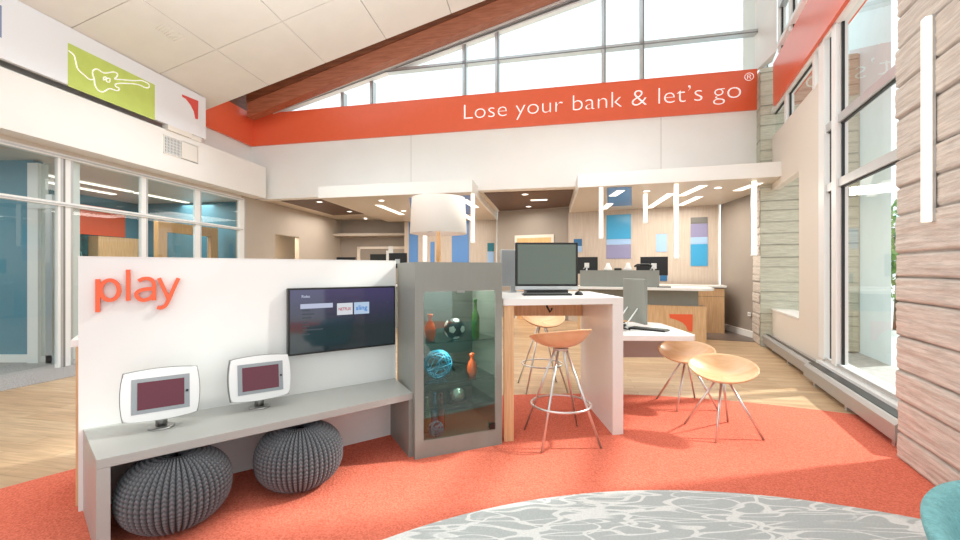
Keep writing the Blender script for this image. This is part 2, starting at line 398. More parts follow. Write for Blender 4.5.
# ------------------------------------------------------------------ ceiling (sloping, 1.2 m boards)
pA, pB, pC = Vector((-5.08, 8.34, 4.535)), Vector((.17, 7.18, 5.87)), Vector((-5.52, 4.91, 4.51))
nrm = (pB - pA).cross(pC - pA)
def cz(X, Y): return pA.z - (nrm.x * (X - pA.x) + nrm.y * (Y - pA.y)) / nrm.z
def cpt(u, Yv, dz=0):
    # u across from the left wall line, Yv the depth where the cross line leaves the left wall line
    X0 = -6.155 + .129 * Yv; X = X0 + u * 1.008; 
    k = -.2209
    # move along the cross direction; left-wall-direction spacing is kept
    x = X0 + (u * 1.008) / (1 - .129 * k) ; y = Yv + k * (x - X0)
    return (x, y, cz(x, y) + dz)
b = MB()
us = [-.6, 0] + [1.117 + 1.19 * k for k in range(9)]
vs = [8.30 - 1.33 * k for k in range(10)]
g = .006
for i in range(len(us) - 1):
    for j in range(len(vs) - 1):
        u0, u1 = us[i] + g, us[i+1] - g
        if i == 0: u1 = us[1]
        if i == 1: u0 = us[1]
        v0, v1 = vs[j+1] + g, vs[j] - g
        lo = [cpt(u0, v0), cpt(u1, v0), cpt(u1, v1), cpt(u0, v1)]
        hi = [(x, y, z + .03) for x, y, z in lo]
        V = [b.bm.verts.new(p) for p in lo + hi]
        for q in ((0, 1, 2, 3), (7, 6, 5, 4), (0, 4, 5, 1), (1, 5, 6, 2), (2, 6, 7, 3), (3, 7, 4, 0)):
            b.bm.faces.new([V[t] for t in q]).material_index = b.mi(M['ceil'])
u0, u1, v0, v1 = us[0], us[-1], vs[-1], vs[0]
lo = [cpt(u0, v0, .02), cpt(u1, v0, .02), cpt(u1, v1, .02), cpt(u0, v1, .02)]
hi = [(x, y, z + .1) for x, y, z in lo]
V = [b.bm.verts.new(p) for p in lo + hi]
for q in ((0, 1, 2, 3), (7, 6, 5, 4), (0, 4, 5, 1), (1, 5, 6, 2), (2, 6, 7, 3), (3, 7, 4, 0)):
    b.bm.faces.new([V[t] for t in q]).material_index = b.mi(M['ceilgap'])
struct(b.build('ceiling'))
# dark timber deck behind the board edge, its unseen eave added to block sun
b = MB()
def deck(yo): 
    P = []
    for X in (-6.2, 6.0):
        x, y, _ = BW.w(bwx(X), yo); P.append((x, y))
    return P
e0 = cpt(-.8, 8.2); e1 = cpt(11.0, 8.2)
f0, f1 = deck(1.7)
P = [(e0[0], e0[1]), (e1[0], e1[1]), f1, f0]
V = [b.bm.verts.new((x, y, cz(x, y) + 1.3)) for x, y in P] + [b.bm.verts.new((x, y, cz(x, y) + 1.4)) for x, y in P]
for q in ((0, 1, 2, 3), (7, 6, 5, 4), (0, 4, 5, 1), (1, 5, 6, 2), (2, 6, 7, 3), (3, 7, 4, 0)): b.bm.faces.new([V[t] for t in q])
struct(b.build('ceiling_timber_deck', M['dkwood']))
# timber beam along the clerestory: lower edge line from measurement
zb = lambda X: 4.93 + .2727 * (X + 4.43)
b = MB()
for (y0, y1, d0, d1, mt) in ((-.42, -.2, 0, .33, M['ltbeam']), (-.44, -.2, .33, 1.3, M['dkwood'])):
    X0, X1 = -5.12, 5.2
    V = []
    for X in (X0, X1):
        for yy in (y0, y1):
            for d in (d0, d1): V.append(b.bm.verts.new((bwx(X), yy, zb(X) + d)))
    for q in ((0, 1, 3, 2), (4, 6, 7, 5), (0, 4, 5, 1), (2, 3, 7, 6), (0, 2, 6, 4), (1, 5, 7, 3)):
        b.bm.faces.new([V[t] for t in q]).material_index = b.mi(mt)
tag(b.build('roof_beam', loc=BW.o, rotz=BW.rz), kind='structure')

# ------------------------------------------------------------------ back wall
xl = bwx(-5.31); xr = bwx(5.0)
zband0, zband1 = 4.22, 4.955
b = MB(); b.box(xl - .4, xr, 0.001, .25, 2.975, zband1, M['wallpanel'])
for px in (411, 661):      # panel seams
    X, z = BW.hit(px, 140, -.001); b.box(X - .004, X + .004, -.002, 0, 3.05, zband0, M['seam'])
struct(b.build('wall_back', loc=BW.o, rotz=BW.rz))
bn = thing('sign_band', "long orange-red band across the back wall reading Lose your bank & let's go", 'sign', BW.w(xl, -.001, zband0), BW.rz)
MB().box(0, xr - xl, -.03, 0, 0, zband1 - zband0).build('panel', M['orange'], bn)
x0, _ = BW.hit(464, 119, -.04); x1, zg = BW.hit(741, 97.5, -.04); _, zl = BW.hit(464, 119.3, -.04)
whole = text("Lose your bank & let\u2019s go", .45, M['text'], 'lettering', bn, (x0 - xl, -.036, (zg + zl) / 2 - zband0), (PI/2, 0, 0), .004, -.009, width=x1 - x0)
def split_words(o, gap):
    # one mesh per word
    bm = bmesh.new(); bm.from_mesh(o.data); seen = set(); isl = []
    for v in bm.verts:
        if v in seen: continue
        st = [v]; seen.add(v); g_ = []
        while st:
            a = st.pop(); g_.append(a)
            for e in a.link_edges:
                q = e.other_vert(a)
                if q not in seen: seen.add(q); st.append(q)
        isl.append((min(a.co.x for a in g_), max(a.co.x for a in g_)))
    isl.sort(); words_ = []
    for a, c in isl:
        if words_ and a - words_[-1][1] < gap: words_[-1][1] = max(words_[-1][1], c)
        else: words_.append([a, c])
    for a, c in words_:
        k = bm.copy(); bmesh.ops.delete(k, geom=[v for v in k.verts if not (a - 1e-4 <= v.co.x <= c + 1e-4)], context='VERTS')
        me = bpy.data.meshes.new('word'); k.to_mesh(me); k.free(); me.materials.append(M['text'])
        w_ = bpy.data.objects.new('lettering_word', me); COL.objects.link(w_); w_.parent = o.parent; w_.location = o.location; w_.rotation_euler = o.rotation_euler
    bm.free(); bpy.data.objects.remove(o); print('words', len(words_))
split_words(whole, .085)
xa, za = BW.hit(744.5, 81, -.04); xb, _ = BW.hit(754, 81, -.04)
text("\u00ae", .2, M['text'], 'registered_mark', bn, (xa - xl, -.036, za - zband0), (PI/2, 0, 0), .004, -.002, width=xb - xa)

# clerestory window over the band
wt = lambda X: zb(X) - .05
b = MB(); fr = M['alu']
def bar(px, w=.075):
    X, _ = BW.hit(px, 60, .03); Xw = BW.w(X, .03)[0]
    b.box(X - w/2, X + w/2, -.05, .1, zband1, wt(Xw), fr)
    b.box(X - w/2 + .05, X + w/2, -.053, -.05, zband1, wt(Xw), M['outline'])
for px in (344, 373, 465, 497.5, 603.5, 641.5, 764): bar(px)
x0 = BW.hit(373, 74, .03)[0]
b.box(x0, xr, -.05, .1, 5.595, 5.665, fr)
b.box(x0, xr, -.053, -.05, 5.60, 5.62, M['outline'])
# sloping head members
for dz, hh, yy, mt in ((0, .05, -.1, M['framewhite']), (-.06, .045, -.07, fr), (-.115, .045, -.04, M['outline']), (-.17, .045, -.05, M['framewhite'])):
    X0, X1 = -4.75, 5.05
    V = []
    for X in (X0, X1):
        for y in (yy, .1):
            for d in (dz, dz + hh): V.append(b.bm.verts.new((bwx(X), y, max(zband1 - .03, wt(X) + d + .02))))
    for q in ((0, 1, 3, 2), (4, 6, 7, 5), (0, 4, 5, 1), (2, 3, 7, 6), (0, 2, 6, 4), (1, 5, 7, 3)):
        b.bm.faces.new([V[t] for t in q]).material_index = b.mi(mt)
w1 = struct(b.build('window_1', loc=BW.o, rotz=BW.rz))
gp = MB(); gp.quad([(bwx(-4.4), 0, zband1), (xr, 0, zband1), (xr, 0, wt(5.02)), (bwx(-4.4), 0, wt(-4.4))])
gp.build('window_pane', M['glass'], w1, (0, .05, 0))

# ------------------------------------------------------------------ left wall, bulkhead, sign
YE = 9.39
b = MB()
b.box(ls(-1), ls(9.80), -.312, .3, 2.97, 3.675, M['wallpanel'])
b.box(ls(-1), ls(10.35), .2, .4, 3.675, 4.4, M['wallpanel'])
b.box(ls(-1), ls(9.8), -.3, .3, 3.66, 3.676, M['wallpanel'])
b.box(ls(YE), ls(10.62), 0, .12, 0, 2.97, M['greybeige'])
b.box(ls(10.62), ls(11.7), 0, .12, 2.23, 2.97, M['greybeige'])
b.box(ls(11.7), ls(14.6), 0, .12, 0, 2.97, M['greybeige'])
b.box(ls(-1), ls(YE), -.01, .05, 2.91, 2.972, M['beige'])
b.box(ls(9.95), ls(17), 1.2, 1.3, 0, 2.7, M['beige']); b.box(ls(9.95), ls(17), .1, 1.3, 2.65, 2.75, M['beige']); b.box(ls(16.9), ls(17), .1, 1.3, 0, 2.7, M['beige'])
struct(b.build('wall_left', loc=LW.o, rotz=LW.rz))
bl = thing('orange_band', 'plain orange-red band at the corner between the guitar panel and the lettered band', 'wall panel', LW.w(ls(8.0), .13, 4.22), LW.rz)
MB().box(-2.0, ls(9.97) - ls(8.0), 0, .06, 0, .75).build('panel', M['orange'], bl)
# wall upward behind the band
b = MB(); b.box(ls(-1), ls(10.35), .2, .4, 4.4, 6.2, M['dkwood']); struct(b.build('wall_left_upper', loc=LW.o, rotz=LW.rz))

# hanging graphic panel
yo = -.33
s1 = ls(7.96)
gpn = thing('graphic_panel', 'long white wall panel printed with a lime guitar picture and a red corner shape', 'wall panel', LW.w(s1, yo, 3.755), LW.rz)
MB().box(-7.5, 0, -.03, .03, 0, .76).build('board', M['signpanel'], gpn)
def onpanel(cx, cy, d=-.033):
    x, z = LW.hit(cx, cy, yo + d); return (x - s1, z - 3.755)
def flat(pts, name, m, d=.004, par=gpn, fn=onpanel, y=-.034):
    q = [fn(*p) for p in pts]
    return MB().prism(q, y, y + d, m, 'y').build(name, None, par)
x0, z0 = onpanel(68, 80); x1, z1 = onpanel(154.8, 80)
za_, zb2 = onpanel(68, 86)[1], onpanel(68, 42.7)[1]
MB().box(x0, x1, -.034, -.03, za_, zb2, M['lime']).build('guitar_picture', None, gpn)
pic = gpn.children[-1] if gpn.children else gpn
g3 = lambda pts: [onpanel(x/3, y/3) for x, y in pts]
def smoothline(q, n=6, closed=False):
    out = []; m = len(q); rng = range(m if closed else m - 1)
    for i in rng:
        p0, p1, p2, p3 = (q[(i-1) % m] if closed or i > 0 else q[0]), q[i], q[(i+1) % m], (q[(i+2) % m] if closed or i < m-2 else q[-1])
        for k in range(n):
            t = k / n
            out.append(tuple(.5 * (2*b_ + (c_-a_)*t + (2*a_-5*b_+4*c_-d_)*t*t + (3*b_-a_-3*c_+d_)*t**3) for a_, b_, c_, d_ in zip(p0, p1, p2, p3)))
    if not closed: out.append(q[-1])
    return out
cab = smoothline(g3([(205, 152), (222, 168), (232, 205), (252, 225), (268, 238), (282, 238)]))
body = smoothline(g3([(282, 238), (277, 215), (290, 207), (312, 219), (340, 216), (352, 222), (349, 231), (344, 237), (365, 239), (400, 242), (425, 242), (445, 252), (446, 262), (436, 263), (410, 253), (365, 250), (347, 252), (346, 259), (358, 266), (350, 272), (328, 266), (308, 276), (293, 270), (284, 254)]), closed=True)
b = MB()
b.tube([(x, -.036, z) for x, z in cab], .008, seg=6); b.tube([(x, -.036, z) for x, z in body], .008, seg=6, closed=True)
b.tube([(x, -.036, z) for x, z in smoothline(g3([(310, 240), (311, 232), (318, 232), (319, 244), (328, 246), (329, 236), (322, 235)]), closed=True)], .007, seg=6, closed=True)
b.build('guitar_outline', M['text'], gpn)
flat([(p[0]/3, p[1]/3) for p in [(546, 283), (595, 303), (594, 358), (586, 356), (582, 335), (572, 315), (558, 297), (547, 290)]], 'red_mark', M['redprint'])
x0, _ = onpanel(-2, 20); x1, _ = onpanel(1.7, 20); MB().box(x0 - .3, x1, -.034, -.03, onpanel(0, 37)[1], onpanel(0, 5)[1]).build('blue_picture', M['blueprint'], gpn)
b = MB(); 
for (pa, pb) in ((165, 189), (190, 200)):
    xa, _ = LW.hit(pa, 130, -.30); xb, _ = LW.hit(pb, 130, -.30); b.box(xa - s1, xb - s1, -.03 if pa < 180 else .0, .08, -.082, 0)
b.build('bracket', M['wall'], gpn)
# air grille on the bulkhead
xa, zt = LW.hit(163, 141.5, -.312); xb, zbm = LW.hit(197.5, 169.7, -.312)
vt = thing('air_vent', 'white air grille on the bulkhead below the guitar panel', 'vent', LW.w(xa, -.312, 3.44 - .17), LW.rz)
w = xb - xa
b = MB(); 
for q in ((0, w, 0, .015), (0, w, .295, .31), (0, .015, 0, .31), (w-.015, w, 0, .31), (w*.5, w, 0, .31)): b.box(q[0], q[1], -.012, 0, q[2], q[3])
b.build('frame', M['wall'], vt)
b = MB(); b.box(.01, w*.5, -.003, 0, .01, .3, M['darkgrey'])
for k in range(12): b.box(.02 + k*w*.5/12.6, .02 + k*w*.5/12.6 + .012, -.01, -.003, .01, .3, M['framewhite'])
for k in range(6): b.box(.01, w*.5, -.01, -.003, .03 + .05*k, .036 + .05*k, M['framewhite'])
b.build('louvres', None, vt)
# ceiling grille
P = [(153, 26), (163, 20), (186, 38), (176, 42)]
def onceil(px, py, dz=0):
    d = Vector(((px-480)/F, 1, (270-py)/F)); o = Vector((0, 0, H)); t = nrm.dot(pA - o) / nrm.dot(d); q = o + t*d; q.z += dz; return q
cg = thing('ceiling_vent', 'small pale grille set in the sloping ceiling', 'vent', onceil(169, 31))
b = MB(); q = [onceil(*p) - Vector(cg.location) for p in P]
b.quad([v + Vector((0, 0, -.006)) for v in q], M['wall'])
for k in range(1, 9):
    t = k / 9; a = q[0].lerp(q[3], t); c = q[1].lerp(q[2], t); b.tube([a + Vector((0,0,-.008)), c + Vector((0,0,-.008))], .005, M['ceil'], 6)
b.build('grille', None, cg)

# ------------------------------------------------------------------ shopfront (left)
sx = lambda px: LW.hit(px, 250, 0)[0]
zt = 2.20
b = MB(); A = M['alu']; W = M['framewhite']
s_end = ls(YE)
b.box(ls(-1), s_end, -.05, .05, 2.85, 2.91, W); b.box(ls(-1), s_end, -.06, -.05, 2.865, 2.885, A)
b.box(ls(-1), s_end, -.05, .05, zt, zt + .055, W); b.box(ls(-1), s_end, -.055, -.05, zt + .012, zt + .03, A)
b.box(ls(6.0), s_end, -.05, .05, 0, .08, W)
for a, c in ((56.5, 61.5), (63.5, 71.5), (140.3, 146.5), (194.6, 200.2), (238.5, 244)):
    xa, xb = sx(a), sx(c); b.box(xa, xb, -.025, .03, 0, 2.91, W); b.box(xb - .03, xb, -.029, -.025, 0, 2.91, A)
xa, xb = sx(61.5), sx(63.5); b.box(xa, xb, -.03, .06, 0, 2.91, M['outline'])
b.box(ls(1.4), ls(1.5), -.05, .05, 0, 2.91, W)
sf = struct(b.build('window_2', loc=LW.o, rotz=LW.rz))
for a, c in ((-260, 56.5), (71.5, 140.3), (146.5, 194.6), (200.2, 238.5)):
    xa = max(sx(a) if a > -200 else ls(1.5), ls(1.5)); xb = sx(c)
    MB().quad([(xa, 0, .06), (xb, 0, .06), (xb, 0, 2.86), (xa, 0, 2.86)]).build('window_pane', M['shopglass'], sf)
# partition just behind: blue wall end and glazed strip
b = MB()
b.box(-12, -6.4, 6.12, 6.25, .12, 2.91, M['bluewall']); b.box(-12, -6.4, 6.10, 6.25, 0, .12, W)
b.box(-6.42, -6.27, 6.05, 6.2, 0, 2.85, W); b.box(-6.15, -6.06, 6.04, 6.14, 0, 2.4, A); b.box(-5.85, -5.72, 6.0, 6.1, 0, 2.85, W)
b.box(-6.15, -5.8, 6.04, 6.12, 0, .12, A); b.box(-6.4, -5.75, 6.03, 6.13, 2.2, 2.26, W)
struct(b.build('wall_office_divider'))
MB().quad([(-6.3, 6.1, .1), (-5.8, 6.05, .1), (-5.8, 6.05, 2.85), (-6.3, 6.1, 2.85)]).build('window_office_pane', M['shopglass'])
struct(bpy.data.objects['window_office_pane'])
# office room
yb = 3.0
b = MB()
b.box(ls(5), ls(9.9), yb, yb + .1, 0, 3.3, M['bluewall'])
b.box(ls(9.8), ls(9.9), .1, yb, 0, 3.3, M['bluewall'])
b.box(ls(-1), ls(5.0), yb+1, yb + 1.1, 0, 3.3, M['bluewall'])
struct(b.build('wall_office', loc=LW.o, rotz=LW.rz))
b = MB(); b.box(ls(-1), ls(9.9), .1, 4.3, 2.905, 3.0); struct(b.build('ceiling_office', M['soffit'], loc=LW.o, rotz=LW.rz))
def owall(pa, pb, z0, z1, y, name, m, label, cat, th=.03):
    xa, xb = LW.hit(pa, 250, y)[0], LW.hit(pb, 250, y)[0]
    o = MB().box(0, xb - xa, -th, 0, 0, z1 - z0).build(name, m, None, LW.w(xa, y, z0), LW.rz); tag(o, label, cat); return o
owall(46, 124, 2.08, 2.70, yb - .02, 'wall_stripe', M['orange'], 'orange painted panel seen through the office glass', 'wall panel')
owall(88, 130.5, .0, 2.05, yb - .02, 'storage_wall', M['counterwood'], 'tall pale wood cabinet panel inside the glazed office', 'cabinet', .25)
ar = thing('wall_art', 'dark teal print with pale leaf lines behind the office glass', 'picture', LW.w(LW.hit(30, 250, yb-.04)[0], yb - .04, .6), LW.rz)
wA = LW.hit(87, 250, yb-.04)[0] - LW.hit(30, 250, yb-.04)[0]
MB().box(0, wA, -.03, 0, 0, 1.46).build('canvas', M['art'], ar)
b = MB()
for k in range(16):
    x = wA * (k + .5) / 16; z = random.uniform(.2, 1.0)
    b.tube([(x, -.035, z - .2), (x + random.uniform(-.05, .05), -.035, z), (x + random.uniform(-.12, .12), -.035, z + .28)], .007, seg=5)
b.build('leaf_lines', M['artline'], ar)
dk = thing('office_desk', 'pale desk seen through the narrow office glass', 'desk', LW.w(ls(7.2), 1.3, 0), LW.rz)
MB().box(-.5, 1.3, 0, .7, .7, .75).build('desktop', M['white'], dk)
for x in (-.45, 1.2): MB().box(x, x + .05, .05, .65, 0, .7).build('leg', M['counterwood'], dk)
# oak framed door opening
y = .75
xa, xb = LW.hit(156, 250, y)[0], LW.hit(216, 250, y)[0]
fd = thing('office_door', 'oak framed glass door standing inside the office', 'door', LW.w(xa, y, 0), LW.rz)
b = MB(); ww = xb - xa; b.box(0, .2, -.05, .05, 0, 2.27); b.box(ww - .2, ww, -.05, .05, 0, 2.27); b.box(.2, ww - .2, -.05, .05, 2.07, 2.27); b.box(.2, ww-.2, -.05, .05, 0, .1)
b.build('frame', M['doorwood'], fd); MB().quad([(.2, 0, .1), (ww-.2, 0, .1), (ww-.2, 0, 2.07), (.2, 0, 2.07)]).build('pane', M['shopglass'], fd)
b = MB(); b.box(ww*.62, ww*.62 + .05, -.06, -.0, .0, 2.07); b.build('rail', M['alu'], fd)
# office ceiling strips and small pendants
for i, (X, Y, l) in enumerate(((-7.1, 7.6, 1.9), (-7.7, 7.9, 1.9), (-6.9, 9.3, 1.3))):
    t = thing('ceiling_light', ['linear ceiling light nearest the glass in the office', 'linear ceiling light deeper in the office', 'linear ceiling light at the far end of the office'][i], 'light', (X, Y, 2.9), LW.rz, None)
    MB().box(-l/2, l/2, -.06, .06, -.012, 0).build('diffuser', M['led2'], t)

# ------------------------------------------------------------------ beyond: hall, corridor, canopies
ZC = 2.97
P = lambda pts, z0, z1, m, name: struct(MB().prism(pts, z0, z1).build(name, m))
backl = BW.w(bwx(-4.85), .26); backr = BW.w(bwx(5.3), .26)
P([BW.w(bwx(-5.7), .05)[:2], BW.w(bwx(5.2), .05)[:2], (6.2, 12.5), (3, 15.2), (-5.2, 15.2)], ZC + .01, ZC + .12, M['soffit'], 'ceiling_hall')
# brown timber ceiling insets
for pts, nm in (([(281, 201), (321, 199.2), (366, 213.8), (333.5, 215.2)], 'ceiling_panel_left'), ([(484, 193), (573.4, 190), (568.8, 206.5), (500, 211)], 'ceiling_panel_middle')):
    q = [onz(px, py, ZC) for px, py in pts]; P(q, ZC - .004, ZC + .012, M['brownceil'], nm)
# canopies
can1 = [(-3.36, 8.86), (-.15, 8.14), (.51, 12.55), (-2.85, 13.25)]
can2 = [(1.77, 7.72), (4.86, 6.78), (5.28, 8.0), (5.50, 9.75), (2.32, 11.12)]
for q, lab in ((can1, 'flat white and beige canopy slab over the desk area behind the lamp'), (can2, 'flat white and beige canopy slab over the grey teller desk')):
    t = thing('ceiling_canopy', lab, 'canopy', (q[0][0], q[0][1], 2.82))
    loc = [(x - q[0][0], y - q[0][1]) for x, y in q]
    MB().prism(loc, .003, .24).build('slab', M['wallpanel'], t)
    cx = sum(p[0] for p in loc)/len(loc); cy = sum(p[1] for p in loc)/len(loc)
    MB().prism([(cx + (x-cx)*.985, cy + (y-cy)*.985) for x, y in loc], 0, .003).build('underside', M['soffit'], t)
# feature walls (continue canopies downward)
F1 = Fr(.51, 12.55, math.atan2(-.21, 1)); F2 = Fr(5.47, 9.74, math.atan2(-.43, 1))
def fwall(fr, w, name, kind=True):
    b = MB(); b.box(-w, 0, 0, .12, 0, 2.82, M['feature'])
    for z in (.9, 1.55, 2.2): b.box(-w, 0, -.003, 0, z, z + .006, M['seam'])
    b.box(-.03, .0, -.01, .13, 0, 2.82, M['framewhite']); b.box(-w*.42, -w*.42 + .006, -.003, 0, 0, 2.2, M['seam'])
    return struct(b.build(name, loc=fr.o, rotz=fr.rz))
fwall(F1, 2.9, 'wall_feature_left'); fwall(F2, 3.45, 'wall_feature_right')
fz = ['feature wall behind the lamp', 'feature wall behind the grey teller desk']
def tile(fr, pa, pb, ya, yb_, m, label, idx):
    x0, z1 = fr.hit(pa, ya, -.004); x1, _ = fr.hit(pb, ya, -.004); _, z0 = fr.hit((pa+pb)/2, yb_, -.004); _, z1 = fr.hit((pa+pb)/2, ya, -.004)
    o = MB().box(0, x1-x0, -.012, 0, 0, z1-z0).build('glass_tile', M[m], None, fr.w(x0, -.004, z0), fr.rz)
    tag(o, label, 'wall panel', None)
for a in [(F2, 606.6, 631, 214.7, 239, 'b1', 'tall azure blue wall panel above a lavender one', 1),
          (F2, 606.6, 631, 239.2, 244.6, 'b3', 'thin pale blue stripe between the azure and lavender wall panels', 1),
          (F2, 606.4, 631, 244.8, 258.6, 'b2', 'lavender wall panel under the azure one', 1),
          (F2, 656, 667, 234, 251.7, 'b3', 'small pale blue wall panel beside the lit pendant strip', 1),
          (F2, 573.8, 582, 239, 246, 'b4', 'tiny navy wall panel above the teller desk end', 1),
          (F2, 573.8, 582, 246.2, 252, 'b3', 'tiny pale blue wall panel under the navy one', 1),
          (F2, 660, 667.2, 273, 281, 'b4', 'small navy wall panel low beside the black monitor', 1),
          (F2, 690.6, 707.6, 217.3, 223.5, 'b7', 'dark grey wall panel at the top of the narrow stack near the column', 1),
          (F2, 690.6, 707.6, 223.7, 237, 'b2', 'lavender wall panel in the narrow stack near the column', 1),
          (F2, 690.6, 707.6, 237.2, 244, 'b3', 'pale blue wall panel in the narrow stack near the column', 1),
          (F2, 690.6, 707.6, 244.2, 266, 'b1', 'azure wall panel at the foot of the narrow stack near the column', 1),
          (F1, 409, 418, 222, 275, 'b6', 'narrow cobalt wall panel beside the lamp shade', 0),
          (F1, 430.5, 434.5, 242, 275, 'b6', 'thin blue wall panel seen past the lamp stem', 0),
          (F1, 452, 469, 221, 275, 'b6', 'broad cobalt wall panel under the lamp shade', 0),
          (F1, 487.5, 494, 243, 251.3, 'b8', 'small dark teal wall tile', 0),
          (F1, 487.5, 494, 251.6, 275, 'b3', 'small pale blue wall tile under the teal tile', 0)]: tile(*a)
# tinted glass on the canopy underside
for pts, lab in (([(607, 187.8), (631.8, 186.9), (632, 205.6), (607.5, 206.4)], 'periwinkle ceiling panel above the azure wall panel'),
                 ([(409, 198), (471, 195.5), (471, 214), (452, 217), (412, 216)], 'periwinkle ceiling panel behind the lamp shade')):
    q = [onz(px, py, 2.815) for px, py in pts]
    o = MB().prism([(x - q[0][0], y - q[0][1]) for x, y in q], 0, .004).build('ceiling_glass_tile', M['b5'], None, (q[0][0], q[0][1], 2.815)); tag(o, lab, 'ceiling panel')
# corridor wall + door
CWf = Fr(.55, 11.98, math.atan2(-.46, 1))
b = MB(); b.box(-.05, 2.0, 0, .12, 0, ZC, M['taupe']); struct(b.build('wall_corridor', loc=CWf.o, rotz=CWf.rz))
x0 = CWf.hit(515, 250, 0)[0]; x1 = CWf.hit(554, 250, 0)[0]
dr = MB(); dr.box(x0, x1, -.03, 0, 0, 2.28, M['beige']); dr.box(x0 + .07, x1 - .07, -.035, -.03, 0, 2.2, M['doorwood']); struct(dr.build('door_1', loc=CWf.o, rotz=CWf.rz))
# hall back wall, header, doorway
HB = Fr(-4.8, 14.2, math.atan2(-.1, 1))
b = MB(); b.box(-.6, 3.3, 0, .12, 0, ZC + .1, M['taupe'])
b.box(-.3, 3.3, -.5, 0, 2.42, 2.5, M['greybeige'])
struct(b.build('wall_hall', loc=HB.o, rotz=HB.rz))
b = MB(); b.box(.75, .85, -.04, 0, 0, 2.1, M['beige']); b.box(2.5, 2.6, -.04, 0, 0, 2.1, M['beige']); b.box(.75, 2.6, -.04, 0, 2.02, 2.1, M['beige']); b.box(1.2, 1.75, -.05, 0, 0, 1.85, M['gasket']); b.box(1.8, 2.5, -.03, 0, 0, 2.02, M['greybeige'])
struct(b.build('door_2', loc=HB.o, rotz=HB.rz))
# grey wall between feature wall 2 and the column
b = MB(); b.prism([(5.50, 9.75), (5.62, 9.7), (5.62, 8.1), (5.30, 8.0)], 0, ZC + .05, M['taupe'])
struct(b.build('wall_teller'))
b = MB(); b.prism([(5.44, 9.75), (5.52, 9.7), (5.34, 7.98), (5.27, 8.0)], 0, .13, M['framewhite']); struct(b.build('baseboard_teller'))
ou = thing('wall_outlet', 'white wall socket plate on the grey wall beside the stone column', 'socket', (5.33, 8.43, .42), math.atan2(1.75, .2))
MB().box(-.06, .06, .0, .012, 0, .075, bev=.003).build('plate', M['framewhite'], ou)
for xx in (-.035, .015): MB().box(xx, xx + .02, .012, .014, .02, .055).build('socket', M['outline'], ou)

# light pendants (vertical led bars hanging from the canopies)
def bar_light(px, py0, py1, label, z0=2.82):
    X, Y = onz(px, py0, z0); ln = (py1 - py0) / F * Y
    t = thing('pendant_light', label, 'pendant light', (X, Y, z0 - ln), -.2, None)
    MB().box(-.035, .035, -.035, .0, .02, ln).build('diffuser', M['led'], t)
    MB().box(-.035, .035, .0, .03, .02, ln).build('housing', M['alu'], t)
    MB().box(-.037, .037, -.037, .032, 0, .02).build('end_cap', M['framewhite'], t)
    return t
bar_light(601, 187.6, 239, 'vertical led bar hanging in front of the azure wall panel')
bar_light(645.3, 194, 223.6, 'short vertical led bar hanging between the blue wall panels')
bar_light(676, 184.2, 258.6, 'long vertical led bar hanging over the end of the grey teller desk')
bar_light(753.8, 181.3, 255.6, 'long vertical led bar hanging beside the stone column')
bar_light(425.3, 194, 262, 'vertical led bar hanging behind the lamp shade')
bar_light(473, 194, 243, 'vertical led bar hanging past the edge of the lamp shade')
def lin_light(p0, p1, label, w=.07, z=2.814):
    a = onz(*p0, z); c = onz(*p1, z); dx, dy = c[0]-a[0], c[1]-a[1]; ln = math.hypot(dx, dy); rz = math.atan2(dy, dx)
    t = thing('ceiling_light', label, 'ceiling light', (a[0], a[1], z), rz)
    MB().box(0, ln, -w, w, -.006, .004).build('diffuser', M['led2'], t)
    MB().box(-.02, ln + .02, -w - .015, w + .015, 0, .005).build('trim', M['framewhite'], t)
lin_light((612.5, 196), (621, 190.5), 'short slanting light strip on the periwinkle ceiling panel')
lin_light((604, 209), (610, 203.5), 'short light strip beside the led bar on the teller canopy')
lin_light((649, 208), (671, 193.5), 'slanting light strip by the short led bar')
lin_light((681, 195.8), (703.5, 185.5), 'upper of two slanting light strips by the long led bar')
lin_light((680, 205.3), (699.5, 196.5), 'lower of two slanting light strips by the long led bar')
lin_light((737, 190.7), (759, 183), 'slanting light strip above the stone column')
lin_light((463.5, 199.5), (476, 207.5), 'short light strip behind the upper edge of the lamp shade')
lin_light((464, 214.5), (472, 220), 'short light strip behind the lower edge of the lamp shade')
lin_light((378, 205), (402, 214.5), 'slanting light strip over the hall')
lin_light((531, 200.3), (547, 199.7), 'short light strip on the brown corridor ceiling', .07, 2.962)
for (px, py, z, lab) in ((525, 194.3, 2.962, 'front round downlight in the brown corridor ceiling'), (528.5, 206.5, 2.962, 'rear round downlight in the brown corridor ceiling'),
        (646.5, 191, 2.814, 'round downlight above the short led bar'), (718, 187.8, 2.814, 'round downlight near the stone column'),
        (319.5, 201.8, 2.962, 'front round downlight in the brown hall ceiling'), (349.5, 211.5, 2.962, 'rear round downlight in the brown hall ceiling'),
        (365.5, 218.8, 2.962, 'round downlight in the pale hall ceiling'), (381.5, 200.6, 2.814, 'round downlight above the slanting hall light strip'), (403.5, 210.8, 2.814, 'round downlight beside the lamp shade')):
    X, Y = onz(px, py, z); t = thing('downlight', lab, 'downlight', (X, Y, z), 0)
    MB().lathe([(.001, 0), (.06, 0), (.06, -.004), (.001, -.004)], m=M['spot'], cap=False).build('lens', None, t)
    MB().lathe([(.06, 0), (.085, 0), (.085, -.006), (.06, -.006), (.06, 0)], m=M['framewhite'], cap=False).build('ring', None, t)

